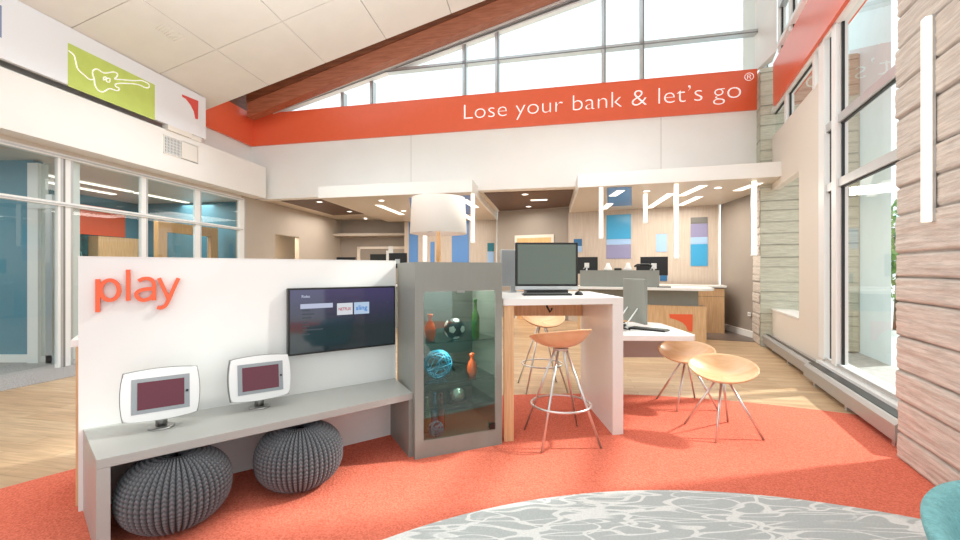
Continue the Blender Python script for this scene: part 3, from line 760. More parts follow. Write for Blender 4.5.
# ------------------------------------------------------------------ right wall
def stonewall(b, x0, x1, z0, z1, yf, m, step=.016, zs=.011, seed=0, amp=1.0, course=.225, jitter=True):
    """board-formed face: courses with deep joints, ragged faces and wood-grain ridges; faces +y"""
    rnd = random.Random(seed)
    js = [z0]; z = z0
    while z < z1: z += course * rnd.uniform(.72, 1.28) if jitter else course; js.append(z)
    off = [rnd.uniform(-.007, .008) for _ in js]
    nu = max(2, int((x1 - x0) / step)); nv = max(2, int((z1 - z0) / zs))
    def fn(u, v):
        x = x0 + u * (x1 - x0); zz = z0 + v * (z1 - z0)
        w = zz + .012 * noise.noise(Vector((x * 1.3, seed, zz * .5)))
        k = 0
        while k < len(js) - 2 and w > js[k+1]: k += 1
        dj = min(abs(w - js[k]), abs(js[k+1] - w))
        d = off[k] * amp
        d -= .024 * amp * max(0, 1 - dj / .012)
        d += .005 * amp * noise.noise(Vector((x * 1.6, seed + k, zz * 30)))
        d += .004 * amp * noise.noise(Vector((x * 2, seed + 9, zz * 80)))
        d += .003 * amp * noise.noise(Vector((x * 9, seed + 3, zz * 9)))
        return (x, yf + d, zz)
    cav = b.bm.verts.layers.float.get('cav') or b.bm.verts.layers.float.new('cav')
    n0 = len(b.bm.verts)
    b.grid(fn, nu, nv, m)
    b.bm.verts.ensure_lookup_table()
    for v in b.bm.verts[n0:]:
        w = v.co.z + .012 * noise.noise(Vector((v.co.x * 1.3, seed, v.co.z * .5)))
        v[cav] = min(1, min(abs(w - j) for j in js) / .013) * (.9 + .1 * noise.noise(Vector((v.co.x * 2, seed, v.co.z * 40))))
b = MB()
stonewall(b, -2.6, -.124, 0, 5.2, .295, M['stone'], .014, .010, 3)
cv = b.bm.verts.layers.float['cav']; n0 = len(b.bm.verts)
b.box(-2.6, -.126, -.35, .272, 0, 5.2, M['stone'])
b.bm.verts.ensure_lookup_table()
for v in b.bm.verts[n0:]: v[cv] = .9
struct(b.build('wall_right_pillar', loc=RW.o, rotz=RW.rz))
# far stone column
CF = Fr(4.90, 7.47, RW.rz)
b = MB()
stonewall(b, 0, .645, 0, 2.9, .0, M['stone'], .03, .018, 5, .9, .16)
stonewall(b, 0, .645, 2.9, 4.85, .0, M['stonegrey'], .03, .018, 6, .6, .3)
V0 = len(b.bm.verts)
b.box(.0, .645, -1.4, -.03, 0, 4.85, M['stonegrey'])
cv = b.bm.verts.layers.float['cav']; b.bm.verts.ensure_lookup_table()
for v in b.bm.verts[V0:]: v[cv] = .9
colm = b.build('column_back_right', loc=CF.o, rotz=CF.rz); struct(colm)
b = MB(); stonewall(b, 0, 1.35, 0, 4.85, .0, M['stonegrey'], .03, .018, 8, .8, .2)
o = b.build('column_face_right', loc=CF.w(-.03, .0), rotz=CF.rz - PI/2); struct(o)   # turned to face the camera
# beige wall with opening
s0, s1_ = RW.hit(822.5, 250, .05)[0], RW.hit(772, 250, .05)[0]; so = RW.hit(799, 250, .05)[0]; zP = RW.hit(818, 83, .05)[1]; zO = RW.hit(799, 318, .05)[1]; zU = RW.hit(799, 171, .05)[1]
b = MB()
b.box(s0, so, -.06, .05, 0, zP, M['beige']); b.box(so, s1_, -.06, .05, 0, zO, M['beige']); b.box(so, s1_, -.06, .05, zU, zP, M['beige'])
b.box(so, s1_ , -.25, .06, zO - .02, zO + .004, M['wallpanel'])
struct(b.build('wall_right', loc=RW.o, rotz=RW.rz))
# window frames: bottom 0.28, mullions, top 4.22
b = MB(); W = M['framewhite']; A = M['alu']; G = M['gasket']
def rx(px): return RW.hit(px, 200, 0)[0]
sW0 = -.6; sE = RW.hit(823, 250, .03)[0]
b.box(sW0, sE, -.08, .10, .02, .25, W); b.box(sW0, sE, -.08, .03, .25, .30, W); b.box(sW0, sE, .03, .05, .27, .30, A)
for z in (2.24, 2.94): b.box(sW0, sE, -.04, .04, z, z + .09, A); b.box(sW0, sE, -.015, .015, z - .012, z, G)
b.box(sW0, sE + 2.8, -.06, .06, 4.03, 4.12, W)
for a, c, mt in ((838, 842.5, W), (824.5, 830, W)):
    x1, x0 = rx(a), rx(c); b.box(x0, x1, -.05, .06, .28, 4.2, mt)
x0 = rx(843.6); b.box(x0, x0 + .025, -.012, .012, .3, 4.15, G)
x0 = rx(832); b.box(x0, x0 + .03, -.012, .012, .3, 4.15, G)
b.box(sE - .03, sE + .03, -.04, .04, .28, 4.05, W)
for px in (819, 789.5): x0 = rx(px); b.box(x0 - .04, x0 + .05, -.05, .055, 3.6, 4.05, W); b.box(x0 - .07, x0 - .04, -.012, .012, 3.6, 4.03, G)
b.box(sE, sE + 2.8, -.012, .012, 4.01, 4.03, G)
w3 = struct(b.build('window_3', loc=RW.o, rotz=RW.rz))
MB().quad([(sW0, 0, .28), (sE, 0, .28), (sE, 0, 4.15), (sW0, 0, 4.15)]).build('window_pane', M['glass'], w3)
MB().quad([(sE, 0, 3.6), (sE + 2.5, 0, 3.6), (sE + 2.5, 0, 4.15), (sE, 0, 4.15)]).build('window_pane', M['glass'], w3)
# orange band over the windows
rb = thing('orange_beam', 'glossy orange-red band above the tall window wall', 'wall panel', RW.w(-.2, 0, RW.hit(773, 106, .10)[1]), RW.rz)
sBe, zBe = RW.hit(773, 106, .10)
hB = RW.hit(773, 64, .10)[1] - zBe
MB().box(-2.4, sBe + .2, -.1, .10, 0, hB).build('panel', M['orange'], rb)
# upper windows and corner post
b = MB()
sP = RW.hit(774, 50, .1)[0]
b.box(-3, sP, -.06, .06, 4.98, 5.05, W); b.box(-3, sP, -.05, .05, 5.6, 5.68, A)
for s in (sP, sP - .65, sP - 1.9, sP - 3.2): b.box(s - .06, s, -.05, .05, 4.9, 8, W); b.box(s - .085, s - .06, -.012, .012, 4.9, 8, G)
w4 = struct(b.build('window_4', loc=RW.o, rotz=RW.rz))
MB().quad([(-3, 0, 5.0), (sP, 0, 5.0), (sP, 0, 8), (-3, 0, 8)]).build('window_pane', M['glass'], w4)
pc = BW.w(xr, 0); pd = RW.w(sP, .06)
P([(pc[0] , pc[1] - .02), (pd[0], pd[1]), (pd[0] + .2, pd[1] + .4), (pc[0] + .0, pc[1] + .4)], 4.95, 8, M['wallpanel'], 'column_corner_post')
# heater covers along the wall
def heater(sa, sb, ya, label):
    t = thing('baseboard_heater', label, 'heater', RW.w(sa, 0, 0), RW.rz)
    ln = sb - sa
    b = MB(); b.prism([(.06, .07), (ya, .07), (ya, .19), (ya - .03, .22), (.06, .22)], 0, ln, None, 'x', 0); b.build('cover', M['heater'], t)
    b = MB(); b.box(0, ln, .11, ya - .05, .221, .226); b.build('top_grille', M['black'], t)
    for k in range(int(ln / .9) + 1): x = .1 + k * .9; MB().box(x, x + .05, .09, ya - .04, 0.0, .07).build('foot', M['alu'], t)
heater(-.5 + .52, rs(5.02), .249, 'long grey baseboard heater under the tall window')
heater(rs(5.08), rs(7.3), .20, 'grey baseboard heater along the low wall by the stone column')
# led bar on the pillar
s_, zt_ = RW.hit(921, 19, .36); _, zb_ = RW.hit(921, 222, .36)
t = thing('wall_light', 'vertical led bar mounted on the rough stone pillar', 'wall light', RW.w(s_, .30, zb_), RW.rz)
MB().box(-.026, .026, .02, .05, 0, zt_ - zb_).build('diffuser', M['led'], t); MB().box(-.02, .02, -.0, .02, .0, zt_ - zb_ + .01).build('housing', M['alu'], t)

# ------------------------------------------------------------------ outside
struct(MB().prism([RW.w(-8, -.07)[:2], (30, -12), (30, 30), RW.w(14, -.07)[:2]], -.25, -.02).build('ground_outside', M['extground']))
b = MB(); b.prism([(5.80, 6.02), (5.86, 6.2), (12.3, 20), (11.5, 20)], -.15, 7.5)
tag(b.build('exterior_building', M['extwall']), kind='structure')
def tree(x, y, h, lab):
    t = thing('tree', lab, 'tree', (x, y, -.12))
    MB().tube([(0, 0, 0), (.05, 0, h*.5), (0, .05, h*.8)], .09, seg=8, r1=.03).build('trunk', M['bark'], t)
    b = MB(); r = random.Random(int(x*10))
    for k in range(1800):
        v = Vector((r.gauss(0, 1), r.gauss(0, 1), r.gauss(0, 1))); v.normalize(); v *= r.random() ** .4
        c = Vector((v.x * h*.3, v.y * h*.3, h*.62 + v.z * h*.38)); a = Vector((r.uniform(-1, 1), r.uniform(-1, 1), r.uniform(-1, 1))) * .09; d = Vector((r.uniform(-1, 1), r.uniform(-1, 1), r.uniform(-1, 1))) * .09
        b.quad([c, c + a, c + a + d, c + d])
    b.build('crown', M['leaf'], t)
tree(9.4, 9.6, 3.0, 'small green tree outside beyond the tall window')

# ------------------------------------------------------------------ play wall, bench
pw = thing('play_wall', 'white freestanding media wall with the word play', 'partition', PW.o, PW.rz)
LWd = PW.loc(-.69, 3.455)[0]
HW = 1.402
MB().box(0, LWd, 0, .07, 0, HW, bev=.002).build('board', M['playwhite'], pw)
ed = MB(); ed.box(LWd - .004, LWd + .006, -.003, .073, 0, HW + .003); ed.box(-.002, LWd, -.002, .072, HW, HW + .004); ed.build('edge_trim', M['white'], pw)
# letters
def pwp(px, py, yo=-.03): return PW.hit(px, py, yo)
lt = thing('raised_letters', 'raised orange letters spelling play on the white media wall', 'sign', PW.w(pwp(93, 300)[0], 0, 0), PW.rz)
xo = pwp(93, 300)[0]
xall0, xall1 = pwp(93, 300)[0], pwp(180.5, 300)[0]
def ribbon(b, pts, w, y0, y1, closed=False):
    n = len(pts); A = []; B = []
    for i in range(n):
        p = Vector(pts[i]); a = Vector(pts[(i-1) % n]) if closed or i > 0 else p; c = Vector(pts[(i+1) % n]) if closed or i < n-1 else p
        t = (c - a).normalized(); nn = Vector((-t.y, t.x)) * w / 2; A.append(p + nn); B.append(p - nn)
    vs = [[b.bm.verts.new((q.x, y, q.y)) for q in X] for X in (A, B) for y in (y0, y1)]   # A0 A1 B0 B1
    for i in range(n if closed else n - 1):
        k = (i + 1) % n
        for P_, Q in ((0, 1), (1, 3), (3, 2), (2, 0)): b.bm.faces.new((vs[P_][i], vs[P_][k], vs[Q][k], vs[Q][i]))
    if not closed:
        for i in (0, n - 1): b.bm.faces.new((vs[0][i], vs[1][i], vs[3][i], vs[2][i]))
LP = lambda q: [(lambda r: (r[0] - xo, r[1]))(pwp(60 + a/5.4, 240 + c/5.4)) for a, c in q]
zB = pwp(128, 300.6)[1]
sw = .0205
ell = [(268 + 50*math.cos(2*PI*k/40), 271 + 54*math.sin(2*PI*k/40)) for k in range(40)]
glyphs = {'p': [([(203, 211), (203, 390)], False), (ell, True)], 'l': [([(368, 160), (368, 328)], False)],
  'a': [(smoothline([(424, 222), (445, 211), (475, 208), (498, 218), (507, 240), (508, 270)]) + [(508, 326)], False), (smoothline([(508, 262), (460, 266), (428, 275), (412, 293), (425, 317), (455, 325), (488, 313), (508, 288)]), False)],
  'y': [([(534, 206), (588, 322)], False), (smoothline([(640, 206), (612, 265), (586, 325), (568, 355), (545, 366), (524, 364)]), False)]}
for ch, strokes in glyphs.items():
    b = MB()
    for k, (q, cl) in enumerate(strokes): ribbon(b, LP(q), sw, -.030 - .0006*k, -.004 + .0004*k, cl)
    b.build('letter_' + ch, M['orangetext'], lt)
for a in (97, 128.5, 154, 168): x, z = pwp(a, 290); MB().tube([(x - xo, 0, zB + .04), (x - xo, -.006, zB + .04)], .004, seg=6).build('standoff', M['steel'], lt)
# TV
x0, _ = pwp(288, 320, -.05); x1, _ = pwp(395, 320, -.05); 
tz0, tz1 = .737, 1.203
tv = thing('wall_television', 'black flat television on the white media wall showing an app menu', 'television', PW.w(x0, -.003, tz0), PW.rz)
w = x1 - x0; h = tz1 - tz0
MB().box(0, w, -.05, 0, 0, h, bev=.003).build('case', M['black'], tv)
# screen with dim gradient
m_, nt, out = newmat('menu screen')
bs = N(nt, 'ShaderNodeBsdfPrincipled', Roughness=.06); bs.inputs['Base Color'].default_value = (.004, .005, .008, 1); bs.inputs['Specular IOR Level'].default_value = .8
tc = N(nt, 'ShaderNodeTexCoord'); sp = N(nt, 'ShaderNodeSeparateXYZ'); L(nt, tc.outputs['Generated'], sp.inputs[0])
cr = N(nt, 'ShaderNodeValToRGB'); e = cr.color_ramp.elements; e[0].position = .35; e[0].color = (.012, .022, .026, 1); e[1].position = 1; e[1].color = (.045, .035, .11, 1)
L(nt, sp.outputs['Z'], cr.inputs[0]); L(nt, cr.outputs[0], bs.inputs['Emission Color']); bs.inputs['Emission Strength'].default_value = 1.0; L(nt, bs.outputs[0], out.inputs[0])
MB().box(.012, w - .012, -.0515, -.05, .012, h - .012).build('screen', m_, tv)
sc_w = emis('menu white', 'D5DCF5', .75); sc_g = emis('menu grey', '7F8A92', .35)
tvp = lambda cx, cy: (lambda q: (q[0] - x0, q[1] - tz0))(pwp(270 + cx/5.4, 270 + cy/5.4, -.05))
def scr(c0, c1, r0, r1, name, m):
    a, zt2 = tvp(c0, (r0+r1)/2); c, _ = tvp(c1, (r0+r1)/2); zz1 = tvp((c0+c1)/2, r0)[1]; zz0 = tvp((c0+c1)/2, r1)[1]
    return MB().box(a, c, -.0525, -.0512, zz0, zz1).build(name, m, tv)
scr(163, 338, 181, 206, 'menu_highlight', sc_w)
b = MB()
for cy, c1 in ((220, 215), (240, 238), (260, 222), (288, 205), (306, 212), (326, 285), (349, 215)):
    a, z = tvp(173, cy); c, _ = tvp(c1, cy); MB().box(a, c, -.0525, -.0512, z - .004, z + .004).build('menu_line', sc_g, tv)
scr(361, 445, 178, 241, 'netflix_tile' if False else 'app_tile', emis('tile white', 'E9ECF2', .8)); scr(453, 534, 173, 236, 'app_tile', emis('tile blue', 'C4DBF5', .8))
a, z = tvp(369, 219); c, _ = tvp(437, 219); text('NETFLIX', .03, emis('red text', 'C02030', .8), 'tile_text', tv, (a, -.053, z), (PI/2, 0, 0), .0004, .0004, width=c - a)
a, z = tvp(463, 216); c, _ = tvp(524, 216); text('sling', .05, emis('blue text', '2A7FD0', .9), 'tile_text', tv, (a, -.053, z), (PI/2, 0, 0), .0004, .0006, width=c - a)
a, z = tvp(170, 150); c, _ = tvp(214, 150); text('Roku', .026, sc_w, 'menu_title', tv, (a, -.053, z), (PI/2, 0, 0), .0004, .0004, width=c - a)
a, z = tvp(628, 181); text('>', .026, sc_g, 'menu_arrow', tv, (a, -.053, z), (PI/2, 0, 0), .0004, 0)
# bench: polygon top, slab ends
BZ = .455
fl = (-1.765, 1.962); frr = (-.475, 3.035); bl_ = PW.w(0.02, -.001); br_ = PW.w(LWd - .0, -.001)
be = thing('wall_bench', 'long grey bench shelf along the white media wall', 'bench', (fl[0], fl[1], 0))
rel = lambda p: (p[0] - fl[0], p[1] - fl[1])
MB().prism([rel(fl), rel(frr), rel(br_), rel(bl_)], BZ - .045, BZ, bev=.002).build('top', M['greylam2'], be)
def lerp2(a, c, t): return (a[0] + (c[0]-a[0])*t, a[1] + (c[1]-a[1])*t)
t1 = .05 / 1.68
MB().prism([rel(fl), rel(lerp2(fl, frr, t1)), rel(lerp2(bl_, br_, t1)), rel(bl_)], 0, BZ - .045).build('leg', M['greylam2'], be)
MB().prism([rel(lerp2(frr, fl, t1*.7)), rel(frr), rel(lerp2(br_, bl_, 0.0)), rel(lerp2(br_, bl_, t1*.7))], 0, BZ - .045).build('leg', M['greylam'], be)
# counter behind the play wall
ct = thing('wood_counter', 'oak sided counter with white top behind the media wall', 'counter', PW.w(-.02, .075, 0), PW.rz)
MB().box(-.02, 1.4, 0, .5, .90, .94, bev=.003).build('top', M['white'], ct); MB().box(0, 1.4, 0.005, .46, 0, .90).build('cabinet', M['counterwood'], ct)

# kiosks
def kiosk(px, py, label):
    X, Y = onz(px, py, BZ)
    t = thing('tablet_kiosk', label, 'tablet', (X, Y, BZ), PW.rz)
    MB().lathe([(.001, 0), (.062, 0), (.062, .006), (.05, .012), (.001, .012)], m=M['steel'], cap=False).build('base', None, t)
    MB().lathe([(.028, .01), (.028, .09)], m=M['steel']).build('stem', None, t)
    a = math.radians(8); cz_, sz_ = math.cos(a), math.sin(a); zc = .195
    w, h = .162, .124
    def outline(k, kk=0):
        pts = []
        n = 10
        for s_, e_ in (((-w, -h), (w, -h)), ((w, -h), (w, h)), ((w, h), (-w, h)), ((-w, h), (-w, -h))):
            for i in range(n):
                t_ = i / n; x = s_[0] + (e_[0]-s_[0])*t_; z = s_[1] + (e_[1]-s_[1])*t_; bow = 4*t_*(1-t_)
                if s_[0] == e_[0]: x += .012 * bow * (1 if x > 0 else -1)
                else: z += .013 * bow * (1 if z > 0 else -1)
                cr_ = 1
                pts.append((x * k, z * k))
        return pts
    def plate(pts, y0, y1, name, m, bev=0, par=t):
        b = MB(); b.prism(pts, y0, y1, None, 'y', bev)
        for v in b.bm.verts:
            x, y, z = v.co; v.co = (x, y*cz_ + z*sz_ - .03, zc + z*cz_ - y*sz_)
        return b.build(name, m, par)
    plate(outline(1.03), -.0, .035, 'rear_shell', M['outline'], .004)
    sh = plate(outline(1.0), -.022, .0, 'shell', M['kioskwhite'], .006)
    plate([(-.128, -.092), (.128, -.092), (.128, .092), (-.128, .092)], -.024, -.0215, 'tablet', M['screengrey'])
    plate([(-.103, -.072), (.103, -.072), (.103, .072), (-.103, .072)], -.0255, -.0235, 'screen', M['burgundyscr'])
    plate([(.116 + .007*math.cos(2*PI*k/16), .007*math.sin(2*PI*k/16)) for k in range(16)], -.0265, -.0235, 'home_button', M['black'])
    return t
m_, nt, out = newmat('burgundy glass screen')
bs = N(nt, 'ShaderNodeBsdfPrincipled', Roughness=.04); bs.inputs['Base Color'].default_value = lin('4A1020'); bs.inputs['Emission Color'].default_value = lin('6E1E33'); bs.inputs['Emission Strength'].default_value = .28; L(nt, bs.outputs[0], out.inputs[0])
M['burgundyscr'] = m_
kiosk(161.5, 427, 'white tablet kiosk with burgundy screen nearer the bench end')
kiosk(259.4, 407, 'white tablet kiosk with burgundy screen beside the television')

# poufs
def poufmesh():
    b = MB(); NR = 52; R, h = .247, .182; cav = b.bm.verts.layers.float.new('cav')
    def fn(u, v):
        th = 2*PI*u; ph = -PI/2 + PI*(.02 + .96*v)
        c = abs(math.cos(ph)) ** .82; s_ = math.sin(ph); s_ = math.copysign(abs(s_) ** .9, s_)
        uu = (u * NR) % 1; rib = math.sin(PI * uu)
        st = abs(math.sin(PI * (30 * v + 1.3 * abs(uu - .5))))
        k = min(1, c / .25)
        d = (.011 * rib ** .6 + .009 * st * rib) * k - .008
        r = R * c + d * c
        z = h + (h * s_ + d * s_) * (1 if s_ > -.9 else .97)
        if s_ > 0: z -= .03 * max(0, 1 - c / .35)
        return (r * math.cos(th), r * math.sin(th), max(z, .0))
    b.grid(fn, NR * 8, 170, None, wrap=True)
    b.bm.verts.ensure_lookup_table()
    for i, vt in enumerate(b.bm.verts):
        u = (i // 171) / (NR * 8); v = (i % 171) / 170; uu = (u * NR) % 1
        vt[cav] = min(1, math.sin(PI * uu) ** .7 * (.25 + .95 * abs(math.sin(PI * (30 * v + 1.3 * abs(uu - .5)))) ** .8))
    return b
pf = thing('knitted_pouf', 'round charcoal knitted pouf under the bench end by the nearer tablet', 'pouf', (-1.60, 2.25, .006), 0, 'charcoal knitted poufs')
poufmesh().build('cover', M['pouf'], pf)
MB().lathe([(.001, .322), (.03, .322), (.034, .328), (.02, .336), (.001, .337)], m=M['darkgrey'], cap=False).build('crown_knot', None, pf)
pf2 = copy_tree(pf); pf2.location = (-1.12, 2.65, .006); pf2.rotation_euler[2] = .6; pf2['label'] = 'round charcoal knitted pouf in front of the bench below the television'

# ------------------------------------------------------------------ display cabinet
A0 = (-.4535, 2.977); A1 = (.167, 3.243)
ang = math.atan2(A1[1]-A0[1], A1[0]-A0[0]); CB = Fr(A0[0], A0[1], ang); CWd = math.hypot(A1[0]-A0[0], A1[1]-A0[1]); CH = 1.386; CD = .57
cb = thing('display_cabinet', 'tall grey display cabinet with a glazed front full of bottles and balls', 'cabinet', CB.o, CB.rz)
gx0, gz1 = CB.hit(423.6, 291, 0); gx1, _ = CB.hit(495.4, 291, 0); gz0 = CB.hit(423.6, 441, 0)[1]; gz0 = (gz0 + CB.hit(495.4, 429.4, 0)[1]) / 2; gz1 = CB.hit(460, 291, 0)[1]
b = MB()
b.box(0, gx0, 0, .02, 0, CH); b.box(gx1, CWd, 0, .02, 0, CH); b.box(gx0, gx1, 0, .02, 0, gz0); b.box(gx0, gx1, 0, .02, gz1, CH)
b.build('front_frame', M['greylam'], cb)
b = MB(); b.box(0, .02, .02, CD, 0, CH); b.box(CWd - .02, CWd, .02, CD, 0, CH); b.box(.02, CWd - .02, CD - .02, CD, 0, CH)
b.box(.02, CWd - .02, .02, CD-.02, CH - .02, CH); b.box(.02, CWd - .02, .02, CD - .02, gz0 - .03, gz0 - .005)
b.build('carcass', M['greylam'], cb)
b = MB(); b.box(.021, CWd - .021, CD - .024, CD - .021, gz0, CH - .02); b.build('back_panel', M['darkgrey'], cb)
dr = MB().box(gx0 + .003, gx1 - .003, .002, .008, gz0 + .003, gz1 - .003).build('glass_door', M['cabglass'], cb)
MB().box(gx1 - .05, gx1 - .01, -.012, .002, gz0 + .01, gz0 + .05).build('lock', M['black'], dr)
b = MB(); b.box((gx0+gx1)/2 - .03, (gx0+gx1)/2 + .03, -.004, .01, gz1 - .012, gz1 + .004); b.build('top_catch', M['steel'], dr)
sh_z = [CB.hit(455, 344, .2)[1], CB.hit(455, 376, .2)[1]]
sh_z = [1.03, .79, .57, gz0 - .005]
sh_z[0] = CB.hit(455, 339, .15)[1]; sh_z[1] = CB.hit(472, 376, .15)[1]; sh_z[2] = CB.hit(457, 402, .15)[1]
for z in sh_z[:3]: MB().box(.022, CWd - .022, .06, CD - .03, z - .008, z).build('shelf', M['shelfglass'], cb)
# unseen fill lights added to brighten the cabinet contents
def area(name, loc, size, power, color=(1, .96, .9), rot=(0, 0, 0), sy=None):
    l = bpy.data.lights.new(name, 'AREA'); l.energy = power; l.size = size; l.color = color
    if sy: l.shape = 'RECTANGLE'; l.size_y = sy
    o = bpy.data.objects.new(name, l); COL.objects.link(o); o.location = loc; o.rotation_euler = rot; o['kind'] = 'helper'; return o
area('cabinet_fill', CB.w(CWd/2, .12, .78), .2, 2.5)
area('cabinet_fill', CB.w(CWd/2, .25, CH - .04), .3, 9)
def inside(px, zi, y, name, label, cat):
    x = CB.hit(px, 340, y)[0]; return thing(name, label, cat, CB.w(x, y, sh_z[zi]), CB.rz)
def bottle(px, zi, y, h, r, m, label, kind='bottle', nm='bottle', neck=.35):
    t = inside(px, zi, y, nm, label, kind)
    MB().lathe([(.001, 0), (r*.95, 0), (r, .01), (r, h*(1-neck-.15)), (r*.8, h*(1-neck-.05)), (r*.35, h*(1-neck+.05)), (r*.33, h*.95), (r*.42, h*.96), (r*.42, h), (.001, h)], m=m, seg=24, cap=False).build('glass', None, t)
    return t
def vase(px, zi, y, h, label):
    t = inside(px, zi, y, 'vase', label, 'vase'); r = h*.21
    MB().lathe([(.001, 0), (r*.75, 0), (r, h*.2), (r*1.02, h*.45), (r*.75, h*.62), (r*.38, h*.74), (r*.36, h*.84), (r*.52, h*.9), (r*.5, h), (r*.4, h), (r*.3, h*.88), (.001, h*.86)], m=M['vase'], seg=28, cap=False).build('body', None, t)
vase(430, 0, .14, .20, 'orange vase on the top glass shelf of the display cabinet')
vase(472, 1, .14, .18, 'orange vase alone on the second glass shelf')
bottle(475.5, 0, .16, .30, .032, M['greenglass'], 'tall green bottle on the top glass shelf')
bottle(427, 3, .17, .26, .028, M['paleglass'], 'olive bottle at the end of the row on the cabinet floor', neck=.25)
bottle(434.5, 3, .22, .27, .028, M['blueglass'], 'blue bottle in the middle of the row on the cabinet floor', neck=.25)
bottle(441.5, 3, .19, .27, .026, M['redglass'], 'red brown bottle in the row on the cabinet floor', neck=.25)
# soccer ball: truncated icosahedron
def soccer(px, zi, y, r, label, dark, light, name='ball'):
    t = inside(px, zi, y, name, label, 'ball')
    phi = (1 + 5 ** .5) / 2; vsn = []
    for a, c, d in ((0, 1, 3*phi), (1, 2+phi, 2*phi), (phi, 2, 2*phi+1)):
        for sa in (1, -1):
            for sc_ in (1, -1):
                for sd in (1, -1):
                    q = (a*sa, c*sc_, d*sd)
                    for k in range(3): vsn.append((q[k], q[(k+1) % 3], q[(k+2) % 3]))
    vsn = list({tuple(round(x, 5) for x in v) for v in vsn})
    b = MB(); b.mi(light); b.mi(dark)
    vv = [b.bm.verts.new(v) for v in vsn]
    bmesh.ops.convex_hull(b.bm, input=vv); bmesh.ops.dissolve_limit(b.bm, angle_limit=.05, verts=b.bm.verts, edges=b.bm.edges)
    for f in b.bm.faces: f.material_index = 1 if len(f.verts) == 5 else 0
    bmesh.ops.triangulate(b.bm, faces=b.bm.faces)
    bmesh.ops.subdivide_edges(b.bm, edges=b.bm.edges, cuts=2, use_grid_fill=True)
    for v in b.bm.verts: v.co = v.co.normalized() * r + Vector((0, 0, r))
    for f in b.bm.faces: f.smooth = True
    b.build('panels', None, t, rotz=0); return t
soccer(454.5, 0, .15, .082, 'black and white football on the top glass shelf', M['ballwhite'], M['black'])
# mirror ball
t = inside(457.5, 2, .16, 'foil_ball', 'crumpled silver ball on the lowest glass shelf', 'ball')
b = MB(); bmesh.ops.create_icosphere(b.bm, subdivisions=3, radius=.055, matrix=__import__('mathutils').Matrix.Translation((0, 0, .055)))
for v in b.bm.verts: d = v.co - Vector((0, 0, .055)); v.co = Vector((0, 0, .055)) + d * (1 + .12 * noise.noise(d * 60))
b.build('foil', M['silver'], t)
t2_ = MB().lathe([(.07, .0), (.08, .01), (.07, .02)], m=M['black'], cap=False).build('ring_stand', None, t)
def wireball(px, zi, y, r, n, label, tr=.004, seed=1):
    t = inside(px, zi, y, 'wire_ball', label, 'ball'); b = MB(); rn = random.Random(seed)
    for k in range(n):
        ax = Vector((rn.gauss(0, 1), rn.gauss(0, 1), rn.gauss(0, 1))).normalized(); u = ax.orthogonal().normalized(); v = ax.cross(u); f = rn.uniform(.0, .6) ; c = ax * r * f; rr = r * math.sqrt(1 - f*f)
        b.tube([Vector((0, 0, r)) + c + u*rr*math.cos(2*PI*i/28) + v*rr*math.sin(2*PI*i/28) for i in range(28)], tr, seg=6, closed=True)
    b.build('wires', M['bluewire'], t)
wireball(438, 1, .2, .105, 14, 'large loose ball of blue wire on the second glass shelf', .0045)
wireball(436, 3, .07, .052, 9, 'small blue wire ball in front of the bottles', .005, 4)

# ------------------------------------------------------------------ drum lamp
fx, fy = -.384, 3.95
lm = thing('floor_lamp', 'wood stemmed floor lamp with a large white drum shade behind the display cabinet', 'lamp', (fx, fy, 0))
MB().lathe([(.001, 0), (.16, 0), (.16, .015), (.02, .03), (.001, .03)], m=M['doorwood'], cap=False).build('base', None, lm)
MB().lathe([(.022, .02), (.02, 1.4), (.016, 1.405), (.022, 1.42), (.014, 1.69)], m=M['doorwood'], seg=16).build('stem', None, lm)
sz1, sz0 = 1.995, 1.665
b = MB(); b.lathe([(.245, sz1), (.262, sz0), (.257, sz0), (.240, sz1), (.245, sz1)], m=M['shade'], seg=48, cap=False); b.build('shade', None, lm)
b = MB(); 
for k in range(3): a = 2*PI*k/3; b.tube([(0, 0, 1.7), (.25*math.cos(a), .25*math.sin(a), 1.7)], .003, seg=6)
b.tube([(.045*math.cos(2*PI*i/20), .045*math.sin(2*PI*i/20), 1.7) for i in range(20)], .004, seg=6, closed=True); b.build('spider', M['steel'], lm)
MB().lathe([(.001, 1.69), (.02, 1.7), (.035, 1.76), (.02, 1.8), (.001, 1.81)], m=M['led2'], cap=False).build('bulb', None, lm)

# ------------------------------------------------------------------ bar table
bt = thing('bar_table', 'white bar-height table with slab leg and oak end panel', 'table', (0, 0, 0))
TZ = 1.11
top = [(.175, 3.275), (1.155, 3.44), (1.14, 4.47), (.72, 4.72), (.05, 4.6), (.1, 3.75)]
top = [(.18, 3.27), (1.155, 3.44), (1.14, 4.45), (.10, 4.45)]
MB().prism(top, TZ - .055, TZ, bev=.003).build('tabletop', M['white'], bt)
MB().prism([(1.065, 3.425), (1.155, 3.44), (1.14, 4.45), (1.05, 4.45)], 0, TZ - .055).build('leg', M['white'], bt)
MB().prism([(.185, 3.29), (.262, 3.303), (.262, 3.40), (.185, 3.38)], 0, TZ - .055).build('end_panel', M['counterwood'], bt)
MB().prism([(.30, 4.38), (1.05, 4.38), (1.05, 4.42), (.30, 4.42)], .86, TZ - .055).build('apron', M['counterwood'], bt)
b = MB(); b.tube([(.60, 3.86, TZ - .06), (.605, 3.85, 1.0), (.63, 3.84, .95), (.65, 3.85, .985)], .010, seg=8); b.build('cable_hook', M['black'], bt)

